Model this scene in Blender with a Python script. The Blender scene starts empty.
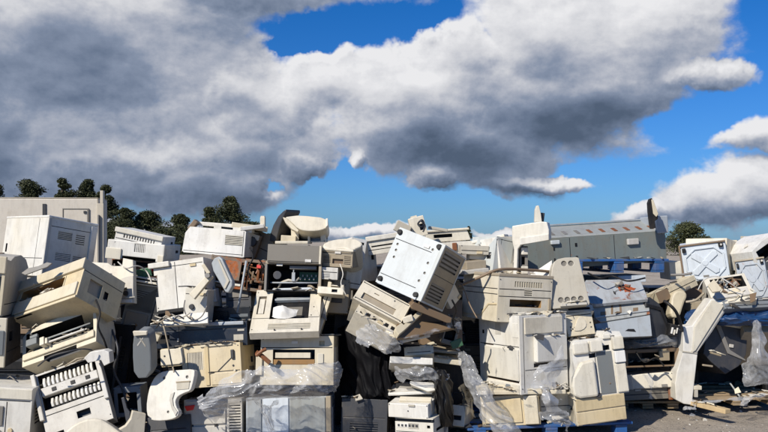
import bpy, bmesh, math, random
from mathutils import Vector, Matrix, noise
random.seed(7)
S = bpy.context.scene
COL = S.collection
F_PX, CX, HY, EYE = 800.0, 384.0, 240.0, 1.6     # focal length, horizon row and eye height of the photograph
def P(px, py, D):                                  # a point of the yard seen at (px,py), D metres in front
    return Vector(((px-CX)/F_PX*D, D, EYE+(HY-py)/F_PX*D))
# ---------------------------------------------------------------- materials
def nt(m):
    m.use_nodes = True; t = m.node_tree; t.nodes.clear(); return t
def node(t, ty, **kw):
    n = t.nodes.new(ty)
    for k, v in kw.items(): setattr(n, k, v)
    return n
def ramp(t, fac, stops):
    r = t.nodes.new('ShaderNodeValToRGB'); e = r.color_ramp.elements
    while len(e) > 1: e.remove(e[0])
    for i, (p, c) in enumerate(stops):
        x = e[0] if i == 0 else e.new(p)
        x.position = p; x.color = c if len(c) == 4 else (*c, 1)
    t.links.new(fac, r.inputs[0]); return r.outputs[0]
def mix(t, fac, a, b, mode='MIX'):
    n = t.nodes.new('ShaderNodeMix'); n.data_type = 'RGBA'; n.blend_type = mode
    for i, v in ((0, fac), (6, a), (7, b)):
        if isinstance(v, (int, float)): n.inputs[i].default_value = v
        elif isinstance(v, (tuple, list)): n.inputs[i].default_value = (*v[:3], 1)
        else: t.links.new(v, n.inputs[i])
    return n.outputs[2]
def math_(t, op, a, b=None, c=None, clamp=False):
    n = t.nodes.new('ShaderNodeMath'); n.operation = op; n.use_clamp = clamp
    for i, v in enumerate((a, b, c)):
        if v is None: continue
        if isinstance(v, (int, float)): n.inputs[i].default_value = v
        else: t.links.new(v, n.inputs[i])
    return n.outputs[0]
def noise_(t, vec, scale, detail=4, rough=.55, dist=0, sc=None):
    if sc:
        m = t.nodes.new('ShaderNodeMapping'); m.inputs['Scale'].default_value = sc
        t.links.new(vec, m.inputs[0]); vec = m.outputs[0]
    n = t.nodes.new('ShaderNodeTexNoise'); n.inputs['Scale'].default_value = scale
    n.inputs['Detail'].default_value = detail; n.inputs['Roughness'].default_value = rough
    n.inputs['Distortion'].default_value = dist
    t.links.new(vec, n.inputs['Vector']); return n.outputs[0]
def coords(t):
    tc = t.nodes.new('ShaderNodeTexCoord'); oi = t.nodes.new('ShaderNodeObjectInfo')
    sc = t.nodes.new('ShaderNodeVectorMath'); sc.operation = 'SCALE'; sc.inputs[0].default_value = (31, 17, 53)
    t.links.new(oi.outputs['Random'], sc.inputs['Scale'])
    ad = t.nodes.new('ShaderNodeVectorMath'); ad.operation = 'ADD'
    t.links.new(tc.outputs['Object'], ad.inputs[0]); t.links.new(sc.outputs[0], ad.inputs[1])
    return ad.outputs[0], oi.outputs['Random']
MATS = {}
def plastic(name, col, rough=.5, dirt=.5, yellow=.3, bump=.15, spec=.5, rust=0.0, metal=0.0, rustcol=(.30,.085,.02)):
    m = bpy.data.materials.new(name); t = nt(m)
    o = node(t, 'ShaderNodeOutputMaterial'); b = node(t, 'ShaderNodeBsdfPrincipled')
    t.links.new(b.outputs[0], o.inputs[0])
    v, rnd = coords(t)
    base = mix(t, math_(t, 'POWER', rnd, 1.6), col, tuple(c*k for c, k in zip(col, (.84, .80, .70))))
    if yellow: 
        yf = ramp(t, noise_(t, v, 2.2, 3), [(.42, (0,0,0)), (.68, (1,1,1))])
        base = mix(t, math_(t, 'MULTIPLY', yf, yellow), base, tuple(c*k for c, k in zip(col, (.93, .82, .58))))
    # streaky water grime, blotches and specks
    st = ramp(t, noise_(t, v, 9, 6, .7, .4, sc=(1.6, 1.6, .28)), [(.48, (0,0,0)), (.72, (1,1,1))])
    base = mix(t, math_(t, 'MULTIPLY', st, .55*dirt), base, (.14, .115, .08))
    bl = ramp(t, noise_(t, v, 5, 8, .68), [(.52, (0,0,0)), (.66, (1,1,1))])
    base = mix(t, math_(t, 'MULTIPLY', bl, .42*dirt), base, (.19, .15, .10))
    sp = ramp(t, noise_(t, v, 55, 3, .6), [(.66, (0,0,0)), (.72, (1,1,1))])
    base = mix(t, math_(t, 'MULTIPLY', sp, .7*dirt), base, (.07, .06, .05))
    scr = ramp(t, noise_(t, v, 14, 5, .8, 1.5, sc=(1, 1, 6)), [(.68, (0,0,0)), (.71, (1,1,1))])
    base = mix(t, math_(t, 'MULTIPLY', scr, .45*dirt), base, tuple(min(1, c*.55+.04) for c in col))
    rg = math_(t, 'MULTIPLY_ADD', noise_(t, v, 12, 4), .35, rough-.16)
    if rust:
        rf = ramp(t, noise_(t, v, 6.5, 8, .68, .6), [(.66-.22*rust, (0,0,0)), (.73-.2*rust, (1,1,1))])
        rc = ramp(t, noise_(t, v, 22, 5, .7), [(.3, tuple(c*.4 for c in rustcol)), (.55, rustcol), (.8, (.42, .17, .05))])
        base = mix(t, rf, base, rc)
        rg = math_(t, 'MAXIMUM', rg, math_(t, 'MULTIPLY', rf, .85))
        if metal:
            t.links.new(math_(t, 'MULTIPLY', math_(t, 'SUBTRACT', 1, rf), metal), b.inputs['Metallic'])
    elif metal: b.inputs['Metallic'].default_value = metal
    t.links.new(base, b.inputs['Base Color']); t.links.new(rg, b.inputs['Roughness'])
    b.inputs['Specular IOR Level'].default_value = spec
    bp = node(t, 'ShaderNodeBump'); bp.inputs['Strength'].default_value = bump; bp.inputs['Distance'].default_value = .01
    hh = math_(t, 'MULTIPLY_ADD', noise_(t, v, 3.0, 2), 1.3, math_(t, 'MULTIPLY', noise_(t, v, 40, 4), .22))
    t.links.new(hh, bp.inputs['Height']); t.links.new(bp.outputs[0], b.inputs['Normal'])
    MATS[name] = m; return m
W  = plastic('white_plastic', (.66, .645, .60), yellow=.35, dirt=.5)
WB = plastic('cool_white_metal', (.54, .585, .62), yellow=.0, dirt=.35, rough=.5)
C  = plastic('cream_plastic', (.62, .57, .46), yellow=.35, dirt=.5)
Y  = plastic('yellowed_plastic', (.58, .49, .325), yellow=.55, dirt=.55)
A  = plastic('amber_plastic', (.30, .17, .06), yellow=.2, dirt=.6)
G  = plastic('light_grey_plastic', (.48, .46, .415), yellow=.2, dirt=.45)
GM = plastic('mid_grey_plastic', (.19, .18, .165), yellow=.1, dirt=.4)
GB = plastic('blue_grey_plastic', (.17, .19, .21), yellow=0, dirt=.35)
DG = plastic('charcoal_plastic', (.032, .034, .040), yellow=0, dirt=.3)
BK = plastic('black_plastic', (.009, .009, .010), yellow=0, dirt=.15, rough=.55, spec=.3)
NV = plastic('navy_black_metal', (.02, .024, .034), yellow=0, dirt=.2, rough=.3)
BR = plastic('brown_plastic', (.19, .13, .08), yellow=.2, dirt=.6)
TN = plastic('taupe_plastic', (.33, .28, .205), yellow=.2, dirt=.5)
RU = plastic('rusty_steel', (.16, .12, .09), yellow=0, dirt=.6, rust=.9, rough=.7)
SV = plastic('silver_metal', (.33, .36, .385), yellow=0, dirt=.6, rust=.12, rough=.5)
SR = plastic('rusted_silver_metal', (.36, .38, .39), yellow=0, dirt=.8, rust=.30, rough=.5, rustcol=(.26, .085, .03))
TG = plastic('grey_green_metal', (.165, .19, .18), yellow=0, dirt=.8, rust=.06, rough=.5)
BL = plastic('blue_paint', (.012, .11, .42), yellow=0, dirt=.5, rough=.5)
RD = plastic('red_plastic', (.60, .02, .015), yellow=0, dirt=.1)
OR = plastic('orange_tape', (.21, .075, .025), yellow=0, dirt=.5)
SH = plastic('shed_paint', (.52, .475, .40), yellow=.1, dirt=.35, rough=.6)
WD = plastic('weathered_wood', (.33, .25, .16), yellow=.3, dirt=.9, rough=.8, spec=.2, bump=.4)
WL = plastic('pale_wood', (.50, .38, .22), yellow=.2, dirt=.5, rough=.8, spec=.2, bump=.3)
GR = plastic('green_board', (.03, .11, .05), yellow=0, dirt=.4)
def film_mat(name, col, op, rough=.16):
    m = bpy.data.materials.new(name); t = nt(m)
    o = node(t, 'ShaderNodeOutputMaterial'); b = node(t, 'ShaderNodeBsdfPrincipled'); tr = node(t, 'ShaderNodeBsdfTransparent')
    mx = node(t, 'ShaderNodeMixShader'); t.links.new(mx.outputs[0], o.inputs[0])
    t.links.new(tr.outputs[0], mx.inputs[1]); t.links.new(b.outputs[0], mx.inputs[2])
    v, rnd = coords(t)
    b.inputs['Base Color'].default_value = (*col, 1); b.inputs['Roughness'].default_value = rough
    b.inputs['Specular IOR Level'].default_value = 1.0
    n1 = noise_(t, v, 5, 7, .7, 1.6); n2 = noise_(t, v, 45, 4, .65, 2.0)
    lw = node(t, 'ShaderNodeLayerWeight'); lw.inputs[0].default_value = .3
    f = math_(t, 'MULTIPLY_ADD', math_(t, 'SUBTRACT', n1, .5), 1.3, op)
    f = math_(t, 'ADD', f, math_(t, 'MULTIPLY', math_(t, 'SUBTRACT', n2, .5), .5))
    f = math_(t, 'ADD', f, math_(t, 'MULTIPLY', lw.outputs['Facing'], .8), clamp=True)
    t.links.new(math_(t, 'MULTIPLY', f, .93), mx.inputs[0])
    at = node(t, 'ShaderNodeAttribute'); at.attribute_name = 'sheet'
    def rid(sx, sy, sc_):
        mp = node(t, 'ShaderNodeMapping'); mp.inputs['Scale'].default_value = (sx, sy, 1); t.links.new(at.outputs['Vector'], mp.inputs[0])
        r_ = node(t, 'ShaderNodeTexNoise'); r_.noise_type = 'RIDGED_MULTIFRACTAL'; r_.inputs['Scale'].default_value = sc_; r_.inputs['Detail'].default_value = 3
        r_.inputs['Distortion'].default_value = .5; t.links.new(mp.outputs[0], r_.inputs['Vector']); return r_.outputs[0]
    long_ = rid(3, 26, 1); cross = rid(14, 20, 1)
    bp = node(t, 'ShaderNodeBump'); bp.inputs['Strength'].default_value = .85; bp.inputs['Distance'].default_value = .018
    t.links.new(math_(t, 'ADD', long_, math_(t, 'MULTIPLY', cross, .35)), bp.inputs['Height'])
    f2 = math_(t, 'ADD', f, math_(t, 'MULTIPLY', math_(t, 'SUBTRACT', long_, .75), .28), clamp=True)
    t.links.new(math_(t, 'MULTIPLY', f2, .95), mx.inputs[0])
    t.links.new(bp.outputs[0], b.inputs['Normal'])
    MATS[name] = m; return m
FM = film_mat('clear_stretch_film', (.48, .48, .475), .50, .12)
FD = film_mat('dirty_stretch_film', (.30, .265, .20), .36, .2)
FB = plastic('black_film', (.007, .007, .008), yellow=0, dirt=.02, rough=.40, bump=.5, spec=.35)
FV = plastic('void_shade_black', (.004, .004, .005), yellow=0, dirt=.02, rough=.6, bump=.5, spec=.08)  # flat black for the sheet that replaces a shaded void
# ---------------------------------------------------------------- mesh builder
class Geo:
    def __init__(s): s.v = []; s.f = []; s.m = []
    def add(s, vs, fs, mi=0):
        n = len(s.v); s.v += [Vector(p) for p in vs]
        for f in fs: s.f.append(tuple(i+n for i in f)); s.m.append(mi)
        return s
    def hexa(s, p, mi=0):      # p: 4 bottom ccw, 4 top ccw
        return s.add(p, [(3,2,1,0), (4,5,6,7), (0,1,5,4), (1,2,6,5), (2,3,7,6), (3,0,4,7)], mi)
    def box(s, x0, x1, y0, y1, z0, z1, mi=0):
        return s.hexa([(x0,y0,z0), (x1,y0,z0), (x1,y1,z0), (x0,y1,z0), (x0,y0,z1), (x1,y0,z1), (x1,y1,z1), (x0,y1,z1)], mi)
    def fbox(s, fr, u0, u1, v0, v1, n0, n1, mi=0):
        o, U, V, N = fr
        q = lambda u, v, n: o+U*u+V*v+N*n
        return s.hexa([q(u0,v0,n0), q(u1,v0,n0), q(u1,v1,n0), q(u0,v1,n0), q(u0,v0,n1), q(u1,v0,n1), q(u1,v1,n1), q(u0,v1,n1)], mi)
    def prism(s, fr, poly, n0, n1, mi=0):
        o, U, V, N = fr; k = len(poly)
        a = [o+U*u+V*v+N*n0 for u, v in poly]; b = [o+U*u+V*v+N*n1 for u, v in poly]
        return s.add(a+b, [tuple(range(k))[::-1], tuple(range(k, 2*k))]+[(i, (i+1) % k, (i+1) % k+k, i+k) for i in range(k)], mi)
    def cyl(s, c, ax, r, h, mi=0, n=14, r2=None):
        ax = Vector(ax).normalized(); a = ax.orthogonal().normalized(); b = ax.cross(a); c = Vector(c); r2 = r if r2 is None else r2
        A_ = [c+(a*math.cos(k*2*math.pi/n)+b*math.sin(k*2*math.pi/n))*r for k in range(n)]
        B_ = [c+ax*h+(a*math.cos(k*2*math.pi/n)+b*math.sin(k*2*math.pi/n))*r2 for k in range(n)]
        return s.add(A_+B_, [tuple(range(n))[::-1], tuple(range(n, 2*n))]+[(i, (i+1) % n, (i+1) % n+n, i+n) for i in range(n)], mi)
    def tube(s, pts, r, mi=0, n=7):
        pts = [Vector(p) for p in pts]; rings = []; up = Vector((.3, .2, .93))
        for i, p in enumerate(pts):
            d = (pts[min(i+1, len(pts)-1)]-pts[max(i-1, 0)]).normalized()
            a = d.cross(up)
            a = (a if a.length > 1e-4 else d.orthogonal()).normalized(); b = d.cross(a)
            rr = r[i] if isinstance(r, (list, tuple)) else r
            rings.append([p+(a*math.cos(k*2*math.pi/n)+b*math.sin(k*2*math.pi/n))*rr for k in range(n)])
        fs = [(i*n+k, i*n+(k+1) % n, (i+1)*n+(k+1) % n, (i+1)*n+k) for i in range(len(pts)-1) for k in range(n)]
        fs += [tuple(range(n))[::-1], tuple(range((len(pts)-1)*n, len(pts)*n))]
        return s.add([q for g in rings for q in g], fs, mi)
    def mesh(s, name, mats):
        me = bpy.data.meshes.new(name); me.from_pydata([tuple(p) for p in s.v], [], s.f)
        for m in (mats if isinstance(mats, (list, tuple)) else [mats]): me.materials.append(m)
        for p, mi in zip(me.polygons, s.m): p.material_index = mi
        bm = bmesh.new(); bm.from_mesh(me); bmesh.ops.recalc_face_normals(bm, faces=bm.faces); bm.to_mesh(me); bm.free()
        return me
def link(name, geo, mats, parent=None, bevel=.004, seg=2, smooth=False):
    me = geo.mesh(name, mats) if isinstance(geo, Geo) else geo
    o = bpy.data.objects.new(name, me); COL.objects.link(o)
    if parent: o.parent = parent
    if bevel:
        b = o.modifiers.new('bevel', 'BEVEL'); b.width = bevel; b.segments = seg; b.limit_method = 'ANGLE'; b.angle_limit = math.radians(32)
    if smooth:
        for p in me.polygons: p.use_smooth = True
    return o
def tag(o, label=None, cat=None, group=None, kind=None):
    if label: o['label'] = label
    if cat: o['category'] = cat
    if group: o['group'] = group
    if kind: o['kind'] = kind
    return o
def root(name, label, cat, M, group=None):
    o = bpy.data.objects.new(name, None); COL.objects.link(o); o.matrix_world = M; o.empty_display_size = .05
    return tag(o, label, cat, group)
def carve(geo, mats, cutter, cmats):
    """subtract the cutter boxes from the body once, here"""
    me = geo.mesh('body', mats); n = len(me.materials)
    for m in cmats: me.materials.append(m)
    a = bpy.data.objects.new('tmp_a', me); COL.objects.link(a)
    for i in range(len(cutter.m)): cutter.m[i] += n
    cm = cutter.mesh('cut', list(me.materials))
    b = bpy.data.objects.new('tmp_b', cm); COL.objects.link(b)
    md = a.modifiers.new('b', 'BOOLEAN'); md.object = b; md.operation = 'DIFFERENCE'; md.solver = 'EXACT'; md.use_self = True
    dg = bpy.context.evaluated_depsgraph_get(); dg.update()
    out = bpy.data.meshes.new_from_object(a.evaluated_get(dg))
    bpy.data.objects.remove(a); bpy.data.objects.remove(b); bpy.data.meshes.remove(cm)
    return out
def fit(TL, TR, BL):
    tl, tr, bl = P(*TL), P(*TR), P(*BL)
    X = tr-tl; w = X.length; X.normalize()
    Z = tl-bl; Z = Z-X*Z.dot(X); h = Z.length; Z.normalize()
    Yv = Z.cross(X)
    return tl, X, Yv, Z, w, h
def frames(w, h, d):
    V3 = Vector
    return {'F': (V3((-w/2,-d/2,0)), V3((w,0,0)), V3((0,0,h)), V3((0,-1,0))),
            'B': (V3((w/2,d/2,0)), V3((-w,0,0)), V3((0,0,h)), V3((0,1,0))),
            'R': (V3((w/2,-d/2,0)), V3((0,d,0)), V3((0,0,h)), V3((1,0,0))),
            'L': (V3((-w/2,d/2,0)), V3((0,-d,0)), V3((0,0,h)), V3((-1,0,0))),
            'T': (V3((-w/2,-d/2,h)), V3((w,0,0)), V3((0,d,0)), V3((0,0,1)))}
def arc(cx, cy, r, a0, a1, n=6, ry=None):
    ry = r if ry is None else ry
    return [(cx+r*math.cos(math.radians(a0+(a1-a0)*i/n)), cy+ry*math.sin(math.radians(a0+(a1-a0)*i/n))) for i in range(n+1)]
def machine(name, label, cat, TL, TR, BL, d, mat, feats=(), group=None, side=None, front=None, bev=.0055, top=None, hide_body=False):
    """a cased machine: TL, TR, BL are three corners of its front, d its depth. feats: list of what is on its faces"""
    tl, X, Yv, Z, w, h = fit(TL, TR, BL)
    base = tl+X*w/2+Yv*d/2-Z*h
    M = Matrix((X, Yv, Z)).transposed().to_4x4(); M.translation = base
    r = root(name, label, cat, M, group)
    return dress(r, w, h, d, mat, feats, side, front, bev, top)
def dress(r, w, h, d, mat, feats=(), side=None, front=None, bev=.008, top=None, bodyname='body'):
    fr = frames(w, h, d); g = Geo()
    if side:                      # side profile (y,z) in 0..1, extruded over the width
        g.prism((Vector((-w/2,-d/2,0)), Vector((0,d,0)), Vector((0,0,h)), Vector((1,0,0))), side, 0, w)
    elif front:
        g.prism((Vector((-w/2,d/2,0)), Vector((w,0,0)), Vector((0,0,h)), Vector((0,-1,0))), front, 0, d)
    else:
        a0, a1, b0, b1 = top or (0, 0, 0, 0)
        g.hexa([(-w/2,-d/2,0), (w/2,-d/2,0), (w/2,d/2,0), (-w/2,d/2,0), (-w/2+a0,-d/2+b0,h), (w/2-a1,-d/2+b0,h), (w/2-a1,d/2-b1,h), (-w/2+a0,d/2-b1,h)])
    cut = Geo(); cms = []
    def cmi(m):
        if m not in cms: cms.append(m)
        return cms.index(m)
    def sz(f):
        return fr[f][1].length, fr[f][2].length
    parts = []; dd = random.Random(int(w*1e5)+int(h*1e4)); done = {ft[1] if ft[0] in ('cut','seam','vent','dots','keys') else ft[2] for ft in feats if len(ft) > 2 and isinstance(ft[1], str)}
    if bodyname == 'body' and w > .16 and h > .07 and not (side or front):
        q = Geo(); o_, U, V, N = fr['F']
        for u, v in ((.03, .93), (.97, .93), (.03, .07), (.97, .07)):
            if dd.random() < .7: parts.append(('screw', Geo().cyl(o_+U*u+V*v-N*.002, N, .0045, .005, n=8), DG, 0))
        for f in ('L', 'R'):
            o_, U, V, N = fr[f]
            for u, v in ():
                if dd.random() < .6: q.cyl(o_+U*u+V*v-N*.002, N, .0045, .005, n=8)
            if f not in done and d > .2 and h > .12:
                k_ = dd.random()
                if k_ < .4: parts.append(('moulded_panel', Geo().fbox(fr[f], .12, .62, .18, .78, -.002, .007), mat, .003))
                elif k_ < .7: parts.append(('port_plate', Geo().fbox(fr[f], .55, .88, .2, .42, -.002, .004), GM, .001))
                cut.fbox(fr[f], .70, .86, .52, .66, -.02, .03, cmi(DG))
        if dd.random() < .55:
            u = dd.uniform(.1, .75); v = dd.choice([.08, .1, .84]); parts.append(('sticker', Geo().fbox(fr['F'], u, min(.97, u+.05/w), v, min(.97, v+.022/h), -.001, .0095), dd.choice([W, G, Y, GM]), 0))
    for ft in feats:
        k = ft[0]
        if k == 'cut':
            _, f, u0, v0, u1, v1, dep = ft[:7]; cut.fbox(fr[f], u0, u1, v0, v1, -dep, .03, cmi(ft[7] if len(ft) > 7 else DG))
        elif k == 'seam':
            _, f, u0, v0, u1, v1 = ft[:6]; wu, wv = sz(f); e = .0028
            du, dv = (e/wu, 0) if abs(u1-u0) < abs(v1-v0) else (0, e/wv)
            o, U, V, N = fr[f]
            q = lambda u, v, n: o+U*u+V*v+N*n
            pp = [(u0-du, v0-dv), (u1-du, v1-dv), (u1+du, v1+dv), (u0+du, v0+dv)]
            cut.hexa([q(a, b, -.006) for a, b in pp]+[q(a, b, .03) for a, b in pp], cmi(DG))
        elif k == 'vent':
            _, f, u0, v0, u1, v1, n = ft[:7]; vert = len(ft) > 7 and ft[7]; vm = ft[8] if len(ft) > 8 else mat
            cut.fbox(fr[f], u0, u1, v0, v1, -.014, .03, cmi(DG))
            q = Geo()
            for i in range(n):
                a, b = (i+.42)/n, (i+.98)/n
                if vert: q.fbox(fr[f], u0+(u1-u0)*a, u0+(u1-u0)*b, v0-.001, v1+.001, -.012, -.001)
                else: q.fbox(fr[f], u0-.001, u1+.001, v0+(v1-v0)*a, v0+(v1-v0)*b, -.012, -.001)
            parts.append(('vent', q, vm, .0))
        elif k == 'panel':
            _, nm, f, u0, v0, u1, v1, th, pm = ft[:9]
            parts.append((nm, Geo().fbox(fr[f], u0, u1, v0, v1, -.002 if len(ft) < 10 else ft[9], th, 0), pm, min(.006, max(.001, th*.35))))
        elif k == 'poly':
            _, nm, f, poly, n0, n1, pm = ft[:7]
            parts.append((nm, Geo().prism(fr[f], poly, n0, n1), pm, min(.006, abs(n1-n0)*.3)))
        elif k == 'knob':
            _, nm, f, u, v, rr, th, pm = ft
            o, U, V, N = fr[f]; parts.append((nm, Geo().cyl(o+U*u+V*v-N*.002, N, rr, th+.002, r2=rr*.85), pm, .002))
        elif k == 'keys':
            _, f, u0, v0, u1, v1, nu, nv, pm = ft; q = Geo(); q.fbox(fr[f], u0, u1, v0, v1, -.002, .003, 0)
            for i in range(nu):
                for j in range(nv):
                    q.fbox(fr[f], u0+(u1-u0)*(i+.25)/nu, u0+(u1-u0)*(i+.75)/nu, v0+(v1-v0)*(j+.25)/nv, v0+(v1-v0)*(j+.75)/nv, .0, .008, 1)
            parts.append(('keypad', q, [pm, DG if pm is not DG else G], 0))
        elif k == 'dots':           # round punched holes
            _, f, pts, rr = ft; o, U, V, N = fr[f]
            for u, v in pts: cut.cyl(o+U*u+V*v-N*.01, N, rr, .03, cmi(GM), n=12)
    if cut.f: me = carve(g, [mat], cut, cms)
    else: me = g.mesh(bodyname, [mat])
    link(bodyname, me, None, r, bev)
    for nm, q, pm, bv in parts: link(nm, q, pm, r, bv)
    r['size'] = (w, h, d)
    return r
def part(r, nm, geo, mat, bevel=.003, smooth=False): return link(nm, geo, mat, r, bevel, smooth=smooth)
def chaikin(p, n):
    for _ in range(n):
        q = []
        for i in range(len(p)):
            a, b = p[i], p[(i+1) % len(p)]
            q += [(a[0]*.75+b[0]*.25, a[1]*.75+b[1]*.25), (a[0]*.25+b[0]*.75, a[1]*.25+b[1]*.75)]
        p = q
    return p
def plate(name, label, cat, poly, plane, th, mat, smooth=0, group=None, feats=(), holes=(), bev=.004):
    """a stiff moulded panel: its outline as seen from the yard entrance, laid on the plane through three points, th thick"""
    tl, X, Yv, Z, w, h = fit(*plane)
    pts = []
    cam = Vector((0, 0, EYE))
    for px, py in (chaikin(poly, smooth) if smooth else poly):
        d = (P(px, py, 1)-cam); t = (tl-cam).dot(Yv)/d.dot(Yv); q = cam+d*t-tl
        pts.append((q.dot(X), q.dot(Z)))
    cx = sum(p[0] for p in pts)/len(pts); z0 = min(p[1] for p in pts)
    M = Matrix((X, Yv, Z)).transposed().to_4x4(); M.translation = tl+X*cx+Z*z0
    r = root(name, label, cat, M, group)
    pts = [(a-cx, b-z0) for a, b in pts]
    g = Geo().prism((Vector((0,0,0)), Vector((1,0,0)), Vector((0,0,1)), Vector((0,1,0))), pts, 0, th)
    def loc(px, py):
        d = (P(px, py, 1)-cam); t = (tl-cam).dot(Yv)/d.dot(Yv); q = cam+d*t-tl
        return q.dot(X)-cx, q.dot(Z)-z0
    cut = Geo()
    for hx, hy, hr in holes:
        a, b = loc(hx, hy); cut.cyl((a, -.02, b), (0, 1, 0), hr, .032, 0, n=12)
    me = carve(g, [mat], cut, [GM]) if holes else g.mesh('shell', [mat])
    link('shell', me, None, r, bev)
    fr0 = Vector((0,0,0)), Vector((1,0,0)), Vector((0,0,1)), Vector((0,-1,0))
    for nm, pl, n0, n1, pm in feats:
        part(r, nm, Geo().prism(fr0, [loc(*q) for q in pl], n0, n1), pm, min(.003, abs(n1-n0)*.3))
    return r
def film(name, label, rows, nu=60, nv=40, amp=.03, mat=None, ragged=.25, seed=0, cat='plastic film', group=None, freq=1.0, folds=None):
    """thin sheet hung over the row x column net of points, gathered into long folds that run along u or v"""
    pt = [[P(*q) for q in r] for r in rows]
    def cr(a, b, c, d, t): return .5*((2*b)+(c-a)*t+(2*a-5*b+4*c-d)*t*t+(3*b-a-3*c+d)*t*t*t)
    def row(rw, u):
        x = u*(len(rw)-1); i = min(int(x), len(rw)-2); t = x-i; g = lambda k: rw[max(0, min(len(rw)-1, k))]
        return cr(g(i-1), g(i), g(i+1), g(i+2), t)
    Lu = sum((pt[0][i+1]-pt[0][i]).length for i in range(len(pt[0])-1)); Lv = sum((pt[j+1][0]-pt[j][0]).length for j in range(len(pt)-1))
    folds = folds or ('u' if Lu > Lv else 'v')
    nu = max(nu, int(Lu/.011)); nv = max(nv, int(Lv/.011))
    vs = []; att = []; off = Vector((seed*3.1, seed*7.7, seed*1.3))
    for j in range(nv+1):
        for i in range(nu+1):
            u, v = i/nu, j/nv
            p = row([row(rw, u) for rw in pt], v)
            a, c = (u*Lu, v*Lv) if folds == 'u' else (v*Lv, u*Lu)
            wq = noise.noise_vector(Vector((a*3, c*3, seed)))
            q1 = Vector((a*2.6+wq.x*.7, c*12+wq.y*2.2+a*3*math.sin(seed), seed*5.1))*freq
            q2 = Vector((a*9+wq.y, c*26+wq.x*3-a*6, seed*2.7))*freq
            f1 = 1-2.2*abs(noise.noise(q1)); f2 = 1-2.2*abs(noise.noise(q2)); n3 = noise.noise_vector(p*4+off)
            d = f1*amp+f2*amp*.42
            p = p+Vector((0, -1, .3))*d+n3*amp*.9+Vector((noise.noise(q2*1.7), 0, noise.noise(q1*3+off)))*amp*.35
            vs.append(p); att.append((a, c, seed))
    fs = []
    for j in range(nv):
        for i in range(nu):
            e = min(i/nu*Lu, (1-i/nu)*Lu, j/nv*Lv, (1-j/nv)*Lv)
            if ragged and e < ragged*.22 and noise.noise(vs[j*(nu+1)+i]*11+off)*.5+.5 > .28+e/(ragged*.22)*.6: continue
            if ragged > .32 and noise.noise(vs[j*(nu+1)+i]*8-off) > .6: continue
            a = j*(nu+1)+i; fs.append((a, a+1, a+nu+2, a+nu+1))
    c = sum(vs, Vector())/len(vs)
    g = Geo().add([p-c for p in vs], fs)
    me = g.mesh(name, mat or FM)
    at = me.attributes.new('sheet', 'FLOAT_VECTOR', 'POINT')
    for i_, q_ in enumerate(att): at.data[i_].vector = q_
    o = link(name, me, None, None, 0, smooth=True); o.location = c
    return tag(o, label, cat, group)
def loose(name, label, cat, geo, mats, loc, group=None, bevel=.004, smooth=False):
    o = link(name, geo, mats, None, bevel, smooth=smooth); o.location = loc
    return tag(o, label, cat, group)
def wire(name, label, pts, r, mat, n=8, cat='cable', group=None):
    q = [P(*p) for p in pts]; out = []
    for i in range(len(q)-1):
        a, b, c, d = q[max(0, i-1)], q[i], q[i+1], q[min(len(q)-1, i+2)]
        for k in range(n):
            t = k/n; out.append(.5*((2*b)+(c-a)*t+(2*a-5*b+4*c-d)*t*t+(3*b-a-3*c+d)*t*t*t))
    out.append(q[-1]); c = out[0].copy()
    o = link(name, Geo().tube([p-c for p in out], r), mat, None, 0, smooth=True); o.location = c
    return tag(o, label, cat, group)
def copy_tree(o, parent=None):
    c = o.copy(); COL.objects.link(c)
    if parent: c.parent = parent
    for ch in [x for x in ALLCH.get(o.name, [])]: copy_tree(ch, c)
    return c
ALLCH = {}
def index(o):
    ALLCH[o.name] = list(o.children)
    for ch in o.children: index(ch)
# ================================================================ camera, light, sky
cam = bpy.data.cameras.new('camera'); co = bpy.data.objects.new('camera', cam); COL.objects.link(co)
co.location = (0, 0, EYE); co.rotation_euler = (math.pi/2, 0, 0); S.camera = co
cam.sensor_width = 36; cam.lens = 36*F_PX/768; cam.shift_y = (HY-216)/768; cam.clip_end = 4000; cam.clip_start = .1
S.view_settings.view_transform = 'Standard'; S.view_settings.look = 'None'; S.view_settings.exposure = .3; S.view_settings.gamma = 1
S.cycles.use_denoising = True; S.cycles.max_bounces = 8; S.cycles.transparent_max_bounces = 16; S.cycles.diffuse_bounces = 3
SUN = Vector((-.50, -.60, .62)).normalized()
sl = bpy.data.lights.new('sun', 'SUN'); sl.energy = 4.6; sl.angle = math.radians(.5); sl.color = (1, .935, .84)
so = bpy.data.objects.new('sun', sl); COL.objects.link(so); so.rotation_euler = SUN.to_track_quat('Z', 'Y').to_euler(); so.location = (-5, -5, 9)
wd = bpy.data.worlds.new('World'); S.world = wd; wd.use_nodes = True; t = wd.node_tree; t.nodes.clear()
wo = node(t, 'ShaderNodeOutputWorld'); bg = node(t, 'ShaderNodeBackground'); t.links.new(bg.outputs[0], wo.inputs[0])
sky = node(t, 'ShaderNodeTexSky'); sky.sky_type = 'NISHITA'; sky.sun_disc = False
sky.sun_elevation = math.asin(SUN.z); sky.sun_rotation = math.atan2(SUN.x, SUN.y) % (2*math.pi); sky.ozone_density = 3; sky.dust_density = .4; sky.air_density = 1.0
SKYK = .075
bg.inputs[1].default_value = SKYK
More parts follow.
